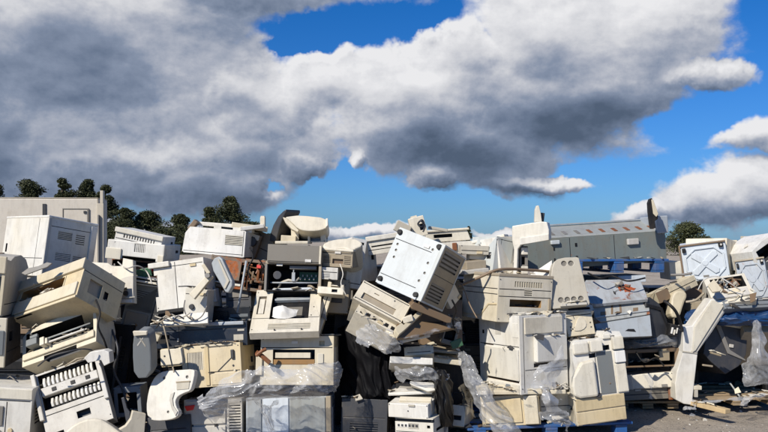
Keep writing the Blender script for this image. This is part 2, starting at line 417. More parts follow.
# clouds hang at fixed bearings and heights in the sky. One node group gives the cloud density in a direction;
# it is looked up again a little nearer the sun, three times, so that each billow shades what lies below it
WT = t
def ell_in(t, P2, cx, cy, rx, ry, inner=0.0, soft=1.25):
    a, e = math.atan((cx-CX)/F_PX), math.atan((HY-cy)/F_PX); ra, re = rx/F_PX, ry/F_PX
    v = node(t, 'ShaderNodeVectorMath', operation='MULTIPLY_ADD'); t.links.new(P2, v.inputs[0])
    v.inputs[1].default_value = (1/ra, 1/re, 0); v.inputs[2].default_value = (-a/ra, -e/re, 0)
    l = node(t, 'ShaderNodeVectorMath', operation='LENGTH'); t.links.new(v.outputs[0], l.inputs[0])
    m = node(t, 'ShaderNodeMapRange', interpolation_type='SMOOTHSTEP'); t.links.new(l.outputs['Value'], m.inputs[0])
    m.inputs[1].default_value = inner; m.inputs[2].default_value = soft; m.inputs[3].default_value = 1; m.inputs[4].default_value = 0
    return m.outputs[0]
def total(t, lst, op='ADD'):
    r = None
    for amp, e in lst:
        x = math_(t, 'MULTIPLY', e, amp) if amp != 1 else e
        r = x if r is None else math_(t, op, r, x)
    return r
def sky_pos(t, dirv, warp=(.095, .06, 0)):
    sep = node(t, 'ShaderNodeSeparateXYZ'); t.links.new(dirv, sep.inputs[0])
    az = math_(t, 'ARCTAN2', sep.outputs[0], sep.outputs[1]); el = math_(t, 'ARCSINE', sep.outputs[2])
    c = node(t, 'ShaderNodeCombineXYZ'); t.links.new(az, c.inputs[0]); t.links.new(el, c.inputs[1])
    w1 = node(t, 'ShaderNodeTexNoise'); w1.inputs['Scale'].default_value = 11; w1.inputs['Detail'].default_value = 5; w1.inputs['Roughness'].default_value = .62
    t.links.new(dirv, w1.inputs['Vector'])
    wv = node(t, 'ShaderNodeVectorMath', operation='SUBTRACT'); t.links.new(w1.outputs['Color'], wv.inputs[0]); wv.inputs[1].default_value = (.5, .5, .5)
    wm = node(t, 'ShaderNodeVectorMath', operation='MULTIPLY_ADD'); t.links.new(wv.outputs[0], wm.inputs[0]); wm.inputs[1].default_value = warp; t.links.new(c.outputs[0], wm.inputs[2])
    return az, el, wm.outputs[0]
PRES = [(60, 50, 270, 120), (120, 150, 240, 90), (-80, 130, 220, 160), (190, 190, 130, 40), (250, -12, 170, 34), (250, 105, 80, 75), (300, 163, 46, 24), (200, -60, 200, 60),
    (420, 95, 165, 62), (330, 82, 70, 44), (300, 90, 50, 50), (600, 45, 150, 88), (480, 150, 120, 52), (560, 110, 150, 55), (645, 25, 85, 70), (450, 55, 80, 40), (420, 130, 110, 55),
    (432, 176, 40, 18), (357, 157, 16, 15), (545, 178, 75, 12), (705, 88, 58, 16),
    (752, 140, 44, 26), (720, 205, 90, 30), (770, 192, 70, 42), (648, 212, 50, 12), (365, 230, 70, 11), (520, 236, 60, 5), (90, 240, 200, 25)]
GAPS = [(300, 46, 34, 10), (345, 178, 34, 22), (690, 130, 70, 22), (600, 172, 60, 12), (470, 204, 60, 10), (350, 205, 60, 26), (322, 186, 20, 14), (335, 32, 80, 15), (415, 20, 40, 15), (285, 48, 26, 9), (340, 196, 36, 22), (312, 208, 26, 14), (262, 186, 12, 8)]
cg = bpy.data.node_groups.new('cloud_density', 'ShaderNodeTree')
cg.interface.new_socket('Vector', in_out='INPUT', socket_type='NodeSocketVector'); cg.interface.new_socket('Density', in_out='OUTPUT', socket_type='NodeSocketFloat')
gi = cg.nodes.new('NodeGroupInput'); go_ = cg.nodes.new('NodeGroupOutput')
nv_ = node(cg, 'ShaderNodeVectorMath', operation='NORMALIZE'); cg.links.new(gi.outputs[0], nv_.inputs[0]); dv = nv_.outputs[0]
az, el, P2 = sky_pos(cg, dv)
pres = total(cg, [(1, ell_in(cg, P2, *q)) for q in PRES], 'MAXIMUM')
gap = total(cg, [(1, ell_in(cg, P2, *q)) for q in GAPS], 'MAXIMUM')
pres = math_(cg, 'SUBTRACT', pres, math_(cg, 'MULTIPLY', gap, .75))
nb = noise_(cg, dv, 9, 11, .56, .1, sc=(1, 1, 1.5))
bil = node(cg, 'ShaderNodeTexNoise'); bil.noise_type = 'RIDGED_MULTIFRACTAL'; bil.inputs['Scale'].default_value = 13; bil.inputs['Detail'].default_value = 6
bil.inputs['Roughness'].default_value = .55; bil.inputs['Lacunarity'].default_value = 2.1
mp_ = node(cg, 'ShaderNodeMapping'); mp_.inputs['Scale'].default_value = (1, 1, 1.35); cg.links.new(dv, mp_.inputs[0]); cg.links.new(mp_.outputs[0], bil.inputs['Vector'])
bn = math_(cg, 'SUBTRACT', .62, math_(cg, 'MULTIPLY', bil.outputs[0], .42))
nz = math_(cg, 'ADD', math_(cg, 'MULTIPLY', math_(cg, 'SUBTRACT', nb, .5), 1.42), math_(cg, 'MULTIPLY', math_(cg, 'SUBTRACT', bn, .35), .45))
cg.links.new(math_(cg, 'ADD', pres, nz), go_.inputs[0])
tc = node(t, 'ShaderNodeTexCoord'); dirv = tc.outputs['Generated']
def density(off):
    a_ = node(t, 'ShaderNodeVectorMath', operation='ADD'); t.links.new(dirv, a_.inputs[0]); a_.inputs[1].default_value = off
    g_ = t.nodes.new('ShaderNodeGroup'); g_.node_tree = cg; t.links.new(a_.outputs[0], g_.inputs[0]); return g_.outputs[0]
d0 = density((0, 0, 0)); d1 = density((-.004, 0, .010)); d2 = density((-.009, 0, .026)); d3 = density((-.018, 0, .052)); d4 = density((-.028, 0, .085))
dm = node(t, 'ShaderNodeMapRange', interpolation_type='SMOOTHSTEP'); t.links.new(d0, dm.inputs[0])
dm.inputs[1].default_value = .22; dm.inputs[2].default_value = .52
cover = dm.outputs[0]
def opt(d): return math_(t, 'SUBTRACT', d, .30, clamp=True)
T = total(t, [(.85, opt(d1)), (.50, opt(d2)), (.36, opt(d3)), (.34, opt(d4))])
az, el, P2w = sky_pos(t, dirv)
n_mid = noise_(t, dirv, 6, 6, .50, .2, sc=(1, 1, 2.6))
sh = total(t, [(a_, ell_in(t, P2w, *q)) for a_, q in [
    (.50, (600, 35, 150, 80)), (.40, (645, 25, 90, 70)), (.62, (365, 88, 120, 62)), (.30, (430, 90, 80, 40)), (.22, (460, 60, 70, 50)), (.30, (500, 25, 80, 50)),
    (-.26, (480, 165, 110, 34)), (-.22, (560, 122, 100, 26)), (-.14, (440, 145, 90, 26)), (-.12, (600, 112, 80, 20)), (.20, (110, 80, 330, 150)),
    (.60, (432, 174, 40, 18)), (.50, (357, 157, 18, 18)), (.28, (470, 113, 28, 10)), (.40, (545, 178, 80, 12)),
    (.80, (140, 158, 120, 20)), (.35, (60, 135, 80, 20)), (.3, (255, 130, 60, 22)), (-.05, (120, 108, 190, 20)), (-.30, (150, 205, 240, 26)), (.30, (60, 15, 190, 40)),
    (.22, (220, 85, 80, 26)), (.26, (240, 10, 110, 28)), (.2, (290, 160, 50, 20)),
    (.55, (752, 136, 46, 24)), (.55, (735, 188, 100, 26)), (.30, (660, 208, 60, 12)), (.30, (705, 88, 60, 16)), (-.25, (400, 233, 180, 14)), (-.2, (600, 224, 120, 14)), (-.22, (740, 222, 130, 18))]])
br = math_(t, 'SUBTRACT', .86, math_(t, 'MULTIPLY', T, .385))
br = math_(t, 'ADD', br, math_(t, 'MULTIPLY', sh, .62))
br = math_(t, 'ADD', br, math_(t, 'MULTIPLY', math_(t, 'SUBTRACT', n_mid, .5), .70))
n_fine = noise_(t, dirv, 24, 7, .6, .3, sc=(1, 1, 1.6))
br = math_(t, 'ADD', br, math_(t, 'MULTIPLY', math_(t, 'SUBTRACT', n_fine, .5), .24))
# fine relief of the billows
br = math_(t, 'ADD', br, math_(t, 'MULTIPLY', math_(t, 'SUBTRACT', d0, d1), .60))
br = math_(t, 'MULTIPLY', br, .86)
ccol = ramp(t, br, [(0.0, (.085, .12, .185)), (.2, (.14, .185, .275)), (.42, (.24, .29, .395)), (.60, (.42, .45, .53)), (.77, (.64, .65, .69)), (1.0, (.84, .84, .86))])
ccolk = node(t, 'ShaderNodeVectorMath', operation='SCALE'); t.links.new(ccol, ccolk.inputs[0]); ccolk.inputs['Scale'].default_value = .80/SKYK
tf = node(t, 'ShaderNodeMapRange'); t.links.new(el, tf.inputs[0]); tf.inputs[1].default_value = 0; tf.inputs[2].default_value = .30
tint = mix(t, tf.outputs[0], (.34, .62, 1.12), (.09, .54, 1.10))
skyc = mix(t, 1.0, sky.outputs[0], tint, 'MULTIPLY')
t.links.new(mix(t, cover, skyc, ccolk.outputs[0]), bg.inputs[0])
wd.cycles.sampling_method = 'MANUAL'; wd.cycles.sample_map_resolution = 512
# ================================================================ ground
gm = bpy.data.materials.new('dirt_yard'); t = nt(gm)
o = node(t, 'ShaderNodeOutputMaterial'); b = node(t, 'ShaderNodeBsdfPrincipled'); t.links.new(b.outputs[0], o.inputs[0])
v = node(t, 'ShaderNodeTexCoord').outputs['Object']
c1 = ramp(t, noise_(t, v, .9, 8, .65), [(.3, (.24, .20, .155)), (.52, (.37, .315, .25)), (.75, (.48, .42, .34))])
c1 = mix(t, ramp(t, noise_(t, v, 38, 5, .75), [(.45, (0,0,0)), (.7, (1,1,1))]), c1, (.30, .27, .22))
c1 = mix(t, ramp(t, noise_(t, v, 60, 3, .6), [(.6, (0,0,0)), (.66, (1,1,1))]), c1, (.05, .045, .04))
t.links.new(c1, b.inputs['Base Color']); b.inputs['Roughness'].default_value = .95; b.inputs['Specular IOR Level'].default_value = .2
bp = node(t, 'ShaderNodeBump'); bp.inputs['Strength'].default_value = .8; bp.inputs['Distance'].default_value = .03
t.links.new(math_(t, 'ADD', noise_(t, v, 30, 6, .75), math_(t, 'MULTIPLY', noise_(t, v, 4, 3), 2)), bp.inputs['Height']); t.links.new(bp.outputs[0], b.inputs['Normal'])
g = Geo()
xs = [-1500, -300, -60, -20]+[-12+i*.4 for i in range(61)]+[20, 60, 300, 1500]
ys = [-1500, -100, -10, 0, 3]+[4+i*.25 for i in range(44)]+[20, 40, 100, 400, 3000]
for y in ys:
    for x in xs:
        z = 0 if abs(x) > 12.5 or y < 4 or y > 15 else noise.noise(Vector((x*1.1, y*1.1, 0)))*.022+noise.noise(Vector((x*3, y*3, 4)))*.012
        g.v.append(Vector((x, y, z)))
nx = len(xs)
for j in range(len(ys)-1):
    for i in range(nx-1):
        g.f.append((j*nx+i, j*nx+i+1, (j+1)*nx+i+1, (j+1)*nx+i)); g.m.append(0)
tag(link('ground', g, gm, None, 0, smooth=True), kind='structure')
# scattered stones and plastic crumbs
g = Geo()
for i in range(2600):
    x = random.uniform(-6, 7); y = random.uniform(5.6, 9.5); s = random.uniform(.004, .014)*(1 if random.random() < .93 else 2.2)
    a = random.uniform(0, 6.28); q = [(math.cos(a+k*1.571)*s*random.uniform(.6, 1.2), math.sin(a+k*1.571)*s*random.uniform(.6, 1.2)) for k in range(4)]
    z = noise.noise(Vector((x*1.1, y*1.1, 0)))*.022+noise.noise(Vector((x*3, y*3, 4)))*.012-.004
    g.hexa([(x+p[0], y+p[1], z) for p in q]+[(x+p[0]*.7, y+p[1]*.7, z+s*random.uniform(.5, 1.2)) for p in q], random.choice([0, 0, 0, 1, 2]))
tag(link('gravel', g, [plastic('pebble', (.24, .21, .17), dirt=.6, yellow=.1, rough=.9), G, DG], None, 0), 'loose stones and plastic crumbs scattered over the dirt yard', 'gravel', kind='stuff')
# ================================================================ trees far behind the yard
def leaf_mat(name, c0, c1):
    m = bpy.data.materials.new(name); t = nt(m); o = node(t, 'ShaderNodeOutputMaterial'); b = node(t, 'ShaderNodeBsdfPrincipled')
    t.links.new(b.outputs[0], o.inputs[0]); g_ = node(t, 'ShaderNodeNewGeometry')
    v, rnd = coords(t)
    f = math_(t, 'ADD', math_(t, 'MULTIPLY', g_.outputs['Random Per Island'], .6), math_(t, 'MULTIPLY', noise_(t, v, .5, 3), .5))
    t.links.new(ramp(t, f, [(.2, c0), (.8, c1)]), b.inputs['Base Color'])
    b.inputs['Roughness'].default_value = .6; b.inputs['Specular IOR Level'].default_value = .3
    return m
LM = leaf_mat('eucalypt_leaves', (.024, .030, .012), (.060, .066, .026))
LM2 = leaf_mat('olive_leaves', (.030, .036, .014), (.075, .082, .032))
BKM = plastic('bark', (.10, .075, .05), yellow=0, dirt=.6, rough=.9)
def tree(px, top, wpx, D, label, seed, mat=None, group='trees on the skyline behind the dump', cr=1.15, n=24000):
    rd = random.Random(seed); H = EYE+(HY-top)/F_PX*D; Wd = wpx/F_PX*D; X = (px-CX)/F_PX*D
    r = root('eucalyptus_tree', label, 'tree', Matrix.Translation((X, D, 0)), group)
    g = Geo(); lean = rd.uniform(-.06, .06)*H
    g.tube([(0, 0, -.1), (lean*.2, 0, H*.3), (lean*.6, 0, H*.6), (lean, 0, H*.93)], [H*.028, H*.022, H*.014, H*.004], n=9)
    cl = []
    for k in range(rd.randint(34, 42)):
        f = 1-rd.random()**1.25*.85; a = rd.uniform(0, 6.28)
        rad = Wd*.5*rd.random()**.6*(1.1-max(0, f-.45)*1.75)
        c = Vector((lean*f+math.cos(a)*rad, math.sin(a)*rad, H*f-H*.03))
        cs = Wd*rd.uniform(.09, .24)*(1.5-.85*f); c.z = min(c.z, H-cs*.75); cl.append((c, cs))
        g.tube([(lean*f*.7, 0, H*f*.72), tuple((Vector((lean*f*.7, 0, H*f*.72))+c)/2+Vector((0, 0, .1*H*rd.random()))), tuple(c)], [H*.010, H*.006, H*.002], n=5)
    cl += [(Vector((lean, 0, H-Wd*.10)), Wd*.09), (Vector((lean*.9+Wd*.05, 0, H-Wd*.22)), Wd*.12)]
    part(r, 'trunk', g, BKM, 0, True)
    g = Geo(); per = n//len(cl)
    for c, s in cl:
        for i in range(per):
            d = Vector((rd.gauss(0, 1), rd.gauss(0, 1), rd.gauss(0, 1))).normalized()*(rd.random()**.5*(1 if rd.random() < .9 else rd.uniform(1.1, 1.4)))
            p = c+Vector((d.x*s*cr, d.y*s*cr, d.z*s*.78))
            ls = rd.uniform(.07, .15)*D/90; a = Vector((rd.gauss(0, 1), rd.gauss(0, 1), rd.gauss(0, .6))).normalized(); b_ = a.orthogonal().normalized()
            b_ = Matrix.Rotation(rd.uniform(0, 6.28), 3, a) @ b_
            g.add([p-a*ls, p+b_*ls*.45, p+a*ls, p-b_*ls*.45], [(0, 1, 2, 3)])
    part(r, 'crown', g, mat or LM, 0)
    return r
tr = [(-6, 183, 44, 'dark skyline tree cut by the left picture edge'), (34, 179, 50, 'broad round dark tree above the left end of the beige shed'),
      (66, 178, 36, 'tall dark tree above the middle of the beige shed roof'), (86, 179, 32, 'slim dark tree touching the tall one over the beige shed'),
      (105, 184, 30, 'narrow dark tree just behind the shed corner post'), (125, 208, 40, 'low dark tree right of the shed corner post'),
      (148, 211, 46, 'low dark tree above the upturned cream printer'), (178, 214, 40, 'dark tree at the left edge of the vented white printer'),
      (209, 207, 28, 'small dark tree peeping over the vented white printer'), (233, 196, 42, 'tallest dark tree above the junk on the vented printer'),
      (112, 222, 60, 'squat dark tree in the gap right of the shed'), (164, 229, 56, 'lowest dark tree between the two cream printers'), (196, 228, 56, 'low dark bushy tree behind the vented white printer'), (252, 222, 40, 'low dark tree behind the toner cylinder')]
for i, (px, top, w_, lab) in enumerate(tr): tree(px, top, w_, 88+(i*37 % 14), lab, 30+i)
tree(688, 222, 44, 82, 'wide olive green tree beyond the right end of the metal chute', 71, LM2, cr=1.4, n=12000)
tree(470, 226, 9, 120, 'tiny dark tree showing above the pale machine tops', 72, n=900)
tree(567, 226, 22, 130, 'tiny low tree on the skyline over the chute', 73, n=900)
tree(706, 236, 24, 84, 'low olive tree behind the white panel with embossed cross', 74, LM2, n=1500)
tree(446, 232, 34, 130, 'flat dark far tree behind the pale machine tops', 75, n=900)
# ================================================================ shed
D = 15.5
sx0, sx1 = (-160-CX)/F_PX*D, (98-CX)/F_PX*D; st = EYE+(HY-198.5)/F_PX*D
r = root('site_shed', 'long beige panel-clad shed with a door behind the heap', 'shed', Matrix.Translation((sx1, D, 0)) @ Matrix.Rotation(math.radians(5), 4, 'Z') @ Matrix.Translation((-(sx1-sx0)/2, .35, 0)))
hw = (sx1-sx0)/2
u = lambda px: (px-CX)/F_PX*D-(sx0+sx1)/2
zz = lambda py: EYE+(HY-py)/F_PX*D
part(r, 'wall', Geo().box(-hw, hw, -.35, .35, 0, st), SH, .02)
part(r, 'roof', Geo().box(-hw-.01, hw, -.355, .355, st+.002, st+.015), SH, .01)
part(r, 'corner_post', Geo().box(hw+.003, hw+.13, -.45, -.3, 0, st-.1).box(hw+.06, hw+.12, -.44, -.32, st-.1, st+.15), SH, .008)
part(r, 'air_gap_cover', Geo().box(u(44.5), u(48), -.37, -.352, zz(216), zz(204)), DG, .003)
dr = part(r, 'door', Geo().box(u(65), u(88), -.375, -.352, .1, zz(209.5)), SH, .008)
part(dr, 'door_frame', Geo().box(u(64), u(65)-.003, -.385, -.352, .1, zz(208.5)).box(u(88)+.003, u(89.3), -.385, -.352, .1, zz(208.5)).box(u(65)-.003, u(88)+.003, -.385, -.352, zz(209.5)+.003, zz(208.5)), GM, .002)
part(dr, 'hinge', Geo().box(u(84.5), u(87), -.395, -.376, zz(213.5), zz(211)), DG, .002)
part(r, 'downpipe', Geo().box(u(99.6)-.0, u(101), -.51, -.451, 0, zz(215)), GM, .005)
for i in range(1, 2):
    x = -hw+i*.62
    if x > u(60): break
    part(r, 'wall_joint', Geo().box(x-.008, x+.008, -.362, -.352, .02, st-.02), SH, .002)
# ================================================================ the heap, left to right
BP = plastic('faded_blue_paint', (.02, .10, .30), yellow=0, dirt=.9, rough=.6)
RND = [(0,0),(1,0)]+arc(.85,.85,.15,0,90,4)+arc(.15,.85,.15,90,180,4)
def rtop(r, n=5): return [(0,0),(1,0)]+arc(1-r,1-r,r,0,90,n)+arc(r,1-r,r,90,180,n)
SLOPE = [(0,0),(1,0),(1,1),(.45,1),(0,.62)]
# --- far left
machine('copier', 'big white copier high in front of the shed, bright side and shaded vented front', 'copier', (49,217,7.2), (98,226,7.6), (49,277,7.2), .72, W,
  [('vent','F',.22,.66,.50,.80,5),('vent','F',.58,.62,.76,.80,5),('vent','F',.22,.30,.52,.44,5),('vent','F',.57,.27,.74,.42,5),('seam','F',.02,.86,.98,.86),('panel','edge_trim','F',-.005,0,.06,1,.012,G),
   ('panel','end_cover','F',.86,.03,.99,.97,.014,W),('seam','L',.03,.30,.97,.30),('seam','L',.80,.02,.80,.98),('cut','L',.06,.40,.10,.55,.02,DG),('panel','lid','T',-.01,-.01,1.01,1.01,.018,W)])
machine('office_printer', 'grey-sided printer cut off by the left picture edge, dark slot in its cream face', 'printer', (-45,252,6.35), (8,257,6.4), (-43,313,6.35), .55, G,
  [('panel','front_cover','F',.0,.72,1.0,1.0,.03,C),('cut','F',.80,.18,.95,.66,.05,GB),('panel','side_trim','F',.93,.02,.995,.98,.012,C),('panel','lower_edge','F',.0,.0,.9,.08,.02,TN),('seam','R',.05,.2,.95,.2),('panel','lever','F',.84,.2,.90,.42,.02,OR),('keys','F',.3,.5,.7,.66,5,2,G)],
  side=[(0,0),(1,0),(1,.80),(.85,.94),(.6,1.02),(.3,1.0),(.15,.93),(0,.96)], bev=.01)
plate('loose_flap', 'thin torn grey flap lying on the yellowed tilted printer', 'flap', [(21,273),(28,268),(38,266),(47,262),(52,263),(47,267),(38,270),(25,275)], ((20,262,6.5),(55,255,6.45),(22,280,6.4)), .012, GM)
r = machine('laser_printer', 'yellowed printer tipped to the left with an amber front recess, near the left edge', 'printer', (23,283,6.80), (87,259,6.45), (29,313,6.50), .42, Y,
  [('cut','F',.06,.44,.72,.70,.09,A),('panel','top_cover','F',-.01,.74,1.005,1.02,.022,C),('cut','F',.74,.84,.82,.91,.02,BK),('seam','F',.74,.02,.74,.72),('panel','lower_drawer','F',.02,.07,.98,.40,.018,C),
   ('panel','base_strip','F',.0,-.02,1,.05,.012,Y),('cut','R',.2,.25,.5,.6,.02,TN),('cut','R',.58,.3,.68,.5,.02,BK),('seam','R',.02,.72,.98,.72),('cut','F',.06,.0,.3,.05,.03,BK)], bev=.012)
part(r, 'paper_stop', Geo().box(-.2, .02, -.225, -.212, .215, .222), MATS['brown_plastic'], .002)
r = machine('inkjet_printer', 'gutted printer with open black front and curved cream lid under the yellowed printer', 'printer', (23,331,6.60), (95,305,6.50), (29,365,6.42), .26, C,
  [('cut','F',.05,.34,.97,.86,.22,BK),('cut','F',.30,-.01,.74,.10,.06,DG),('panel','front_ledge','F',.02,.13,.99,.30,.02,C),('seam','F',.02,.32,.98,.32)], front=[(0,0),(1,0),(1.02,.55),(1,.86),(.9,.97),(.6,1.02),(.25,1.0),(.06,.93),(0,.8)], bev=.01)
part(r, 'carriage', Geo().box(-.24,-.14,-.22,-.10,.115,.175,0).box(-.20,-.13,-.225,-.2,.17,.20,0), GB, .006)
part(r, 'guide_rail', Geo().box(-.13,.27,-.19,-.175,.10,.115).box(-.12,.27,-.15,-.14,.125,.135), G, .002)
part(r, 'ribbon_cradle', Geo().box(-.12,-.08,-.21,-.15,.09,.16).box(-.07,-.05,-.21,-.15,.09,.14), C, .004)
part(r, 'shaft', Geo().tube([(-.25,-.08,.21),(.26,-.08,.21)], .009), SV, 0, True)
for i in range(3): part(r, 'lid_slot', Geo().box(-.235+i*.028,-.222+i*.028,-.203,-.198,.262,.275), BK, .002)
machine('crt_monitor', 'dark-sided box with a pale front frame, cut by the left edge below the grey-sided printer', 'monitor', (-48,316,6.3), (8,318,6.38), (-47,366,6.3), .5, DG,
  [('panel','bezel','F',0,0,1,1,.03,C),('cut','R',.15,.5,.35,.7,.02,BK),('panel','slot_cover','F',.86,.25,.97,.75,.04,GB),('seam','R',.05,.3,.95,.3)], top=(0,.0,0,.1))
machine('office_printer', 'pale grey printer in the bottom left corner with a darker front panel', 'printer', (-40,385,6.1), (33,389,6.15), (-40,440,6.1), .5, W,
  [('panel','lid','F',-.005,.80,1.005,.99,.014,W),('panel','output_slot','F',.1,.30,.62,.66,.012,GM),('seam','F',.02,.76,.98,.76),('seam','F',.66,.04,.66,.74),('panel','tray','F',.3,.10,.60,.22,.05,C),('knob','dial','F',.73,.22,.02,.012,Y),('vent','R',.2,.3,.6,.7,6)])
# --- gutted chassis with rows of fins
r = machine('printer_chassis', 'gutted printer chassis showing two rows of white paper fins, tipped near the bottom left', 'printer chassis', (33,376,6.32), (97,354,6.42), (53,440,6.12), .14, G,
  [('cut','F',.06,.44,.97,.97,.10,BK),('cut','F',.50,.17,.70,.27,.05,DG),('cut','F',.10,.0,.26,.09,.04,DG),('seam','F',.05,.36,.95,.36),('panel','side_wall','F',-.03,.30,.035,1.0,.03,G),('panel','side_wall','F',.95,.30,1.02,.98,.025,G)], bev=.006)
w_, h_, d_ = r['size']
def fins(nm, x0, x1, z0, z1, n, y, mat, ln):
    q = Geo()
    for i in range(n):
        x = x0+(x1-x0)*(i+.5)/n; b = (x1-x0)/n*.28
        q.prism((Vector((x-b, y, z0)), Vector((0,-1,0)), Vector((0,0,1)), Vector((1,0,0))), [(0,0),(ln,.0),(ln*1.1,(z1-z0)*.4),(ln*.5,z1-z0),(0,z1-z0)], 0, 2*b)
    part(r, nm, q, mat, .002)
fins('upper_fins', -w_*.40, w_*.40, h_*.78, h_*.93, 12, -d_/2+.055, W, .055)
fins('lower_fins', -w_*.34, w_*.44, h_*.46, h_*.60, 12, -d_/2+.05, W, .06)
part(r, 'cross_bar', Geo().box(-w_*.43, w_*.44, -d_/2-.012, -d_/2+.05, h_*.64, h_*.77), G, .006)
for x in (-.27, .02, .25): part(r, 'bar_slot', Geo().box(w_*x, w_*(x+.07), -d_/2-.017, -d_/2-.01, h_*.675, h_*.73), BK, .002)
part(r, 'roller', Geo().tube([(-w_*.44, -d_/2+.03, h_*.955), (w_*.4, -d_/2+.03, h_*.955)], .008), BK, 0, True)
part(r, 'wire_bundle', Geo().tube([(w_*.0,-d_/2-.02,h_*.97),(w_*.2,-d_/2-.03,h_*1.01),(w_*.4,-d_/2-.02,h_*.98)], .007).tube([(w_*.05,-d_/2-.02,h_*.99),(w_*.25,-d_/2-.02,h_*.98),(w_*.42,-d_/2-.02,h_*1.02)], .006), TN, 0, True)
plate('linkage', 'short cream arm lying over the corner of the finned chassis', 'arm', [(84,358),(90,352),(104,350),(109,352),(110,363),(104,366),(101,360),(88,363)], ((84,350,6.2),(110,350,6.2),(84,366,6.2)), .10, W, 0)
plate('curved_cover', 'smooth pale domed cover at the very bottom under the finned chassis', 'cover', [(60,440),(68,428),(84,419),(99,418),(108,423),(120,432),(130,440)], ((60,415,5.95),(130,415,6.0),(60,440,5.9)), .22, C, 1, bev=.015)
plate('broken_corner', 'pale L shaped panel standing at the bottom edge left of the S-curved panel', 'panel', [(118,440),(119,430),(126,426),(131,419),(133,411),(146,414),(144,440)], ((118,405,6.1),(146,407,6.2),(118,440,6.1)), .05, C)
plate('bracket', 'small dark bent bracket beside the pale L shaped panel', 'bracket', [(121,398),(124,397),(127,408),(130,412),(130,424),(126,422),(124,411)], ((118,395,6.3),(146,397,6.3),(118,440,6.25)), .02, DG)
# --- second column
machine('copier', 'cream copier top with a long vent grille, perched high above the dark opening', 'copier', (117,227,7.3), (163,237,7.3), (115,243,7.3), .45, W,
  [('vent','F',.18,.45,.88,.66,12,True),('panel','lid','F',-.02,.72,1.02,1.03,.02,W),('seam','F',.02,.34,.98,.34)], bev=.01)
machine('paper_feeder', 'white feeder body under the cream copier top, dark gap beneath it', 'feeder', (108,239,7.3), (165,245,7.28), (106,257,7.3), .5, W,
  [('vent','F',.48,.45,.66,.88,6,True),('cut','F',.28,-.01,.86,.16,.2,BK),('knob','button','F',.2,.4,.008,.005,DG),('panel','side_cheek','F',-.01,-.06,.26,.55,.016,W),('panel','end_block','F',.9,-.2,1.0,.4,.012,C)], bev=.01)
machine('circuit_rack', 'rusty circuit rack with a red plug in the gap under the white feeder', 'electronics', (112,258,7.45), (158,262,7.45), (112,275,7.45), .3, RU,
  [('cut','F',.02,.1,.98,.9,.15,BK),('panel','board','F',.35,.3,.9,.6,-.05,RU,-.14),('panel','plug','F',.78,.42,.90,.72,.02,RD,-.12),('panel','cable_tray','F',.05,.02,.8,.2,.02,TN),('vent','F',.40,.3,.74,.66,7,True,RU)])
plate('moulded_cover', 'flat white side panel with a grey quarter-circle of shading and a small dark knob', 'panel', [(91,262),(108,263),(112,266),(122,266),(123,258),(133,260),(134,303),(116,303),(104,292),(94,275)], ((90,258,6.95),(134,260,6.85),(92,303,6.85)), .05, W,
  feats=[('arc_shade_disc', [(116,303)]+[(134-28*math.cos(math.radians(a)), 303-27*math.sin(math.radians(a))) for a in range(25, 91, 8)]+[(133.4,303)], .001, .006, G), ('knob', chaikin([(124,291),(129,291),(129,296),(124,296)],2), .006, .018, DG), ('foot_rail', [(119,300),(133,299),(133,303),(119,303)], .006, .02, W)])  # grey disc lays the arc of shading onto the flat panel as colour
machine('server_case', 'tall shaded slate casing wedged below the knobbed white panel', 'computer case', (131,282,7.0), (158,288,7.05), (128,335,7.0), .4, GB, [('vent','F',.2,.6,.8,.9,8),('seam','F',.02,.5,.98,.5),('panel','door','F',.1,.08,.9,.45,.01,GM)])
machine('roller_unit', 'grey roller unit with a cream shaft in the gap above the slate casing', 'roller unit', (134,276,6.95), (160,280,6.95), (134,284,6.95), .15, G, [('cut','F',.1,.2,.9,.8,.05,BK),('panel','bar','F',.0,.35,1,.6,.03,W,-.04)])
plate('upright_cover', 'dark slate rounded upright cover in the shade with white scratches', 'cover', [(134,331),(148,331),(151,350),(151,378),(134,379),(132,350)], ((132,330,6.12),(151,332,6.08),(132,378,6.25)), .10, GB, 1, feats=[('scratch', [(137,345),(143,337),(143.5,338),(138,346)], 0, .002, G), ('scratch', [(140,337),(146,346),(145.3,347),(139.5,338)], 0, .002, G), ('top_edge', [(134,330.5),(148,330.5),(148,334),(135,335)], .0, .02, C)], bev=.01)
machine('printer_stand', 'black casing deep in the gap left of the scratched slate cover', 'cabinet', (104,322,6.95), (134,326,6.95), (104,440,6.9), .45, BK, [('panel','door','F',.1,.1,.9,.5,.012,BK),('vent','F',.2,.6,.8,.8,8),('panel','hose','F',.6,.2,.68,.9,.03,DG)])
machine('paper_tray', 'slate tray on edge at the foot of the black gap', 'tray', (113,388,6.5), (140,386,6.5), (113,418,6.5), .2, GB, [('cut','F',.15,.15,.85,.8,.1,BK)])
# S-curve panel
plate('moulded_cover', 'white S-curved side panel at the bottom, half in shadow, left of the plastic sheet', 'panel', [(157,374),(164,371),(179,370),(193,369),(195,372),(192,386),(190,391),(184,393),(178,396),(175,401),(176,407),(179,412),(177,417),(170,420),(156,421),(148,419),(146,408),(148,392),(152,381)],
  ((146,370,6.35),(195,369,6.2),(147,420,6.25)), .05, W, 1, feats=[('recess', [(177,382),(190,381),(189,389),(177,390)], .0, .006, G), ('recess_rim', [(176.5,381.6),(190.6,380.6),(190.6,382),(176.5,383)], .0, .010, TN), ('rim', [(171,394),(175,392),(173,399),(174,406),(178,412),(176,416),(172,408),(170,400)], .0, .010, G)], holes=[(164,378,.011),(187,377,.011),(168,412,.009)], bev=.008)
machine('equipment_box', 'dark grey box at the bottom behind the S-curved panel', 'box', (147,418,6.45), (190,414,6.4), (147,445,6.4), .35, DG, [('seam','F',.1,.5,.9,.5)])
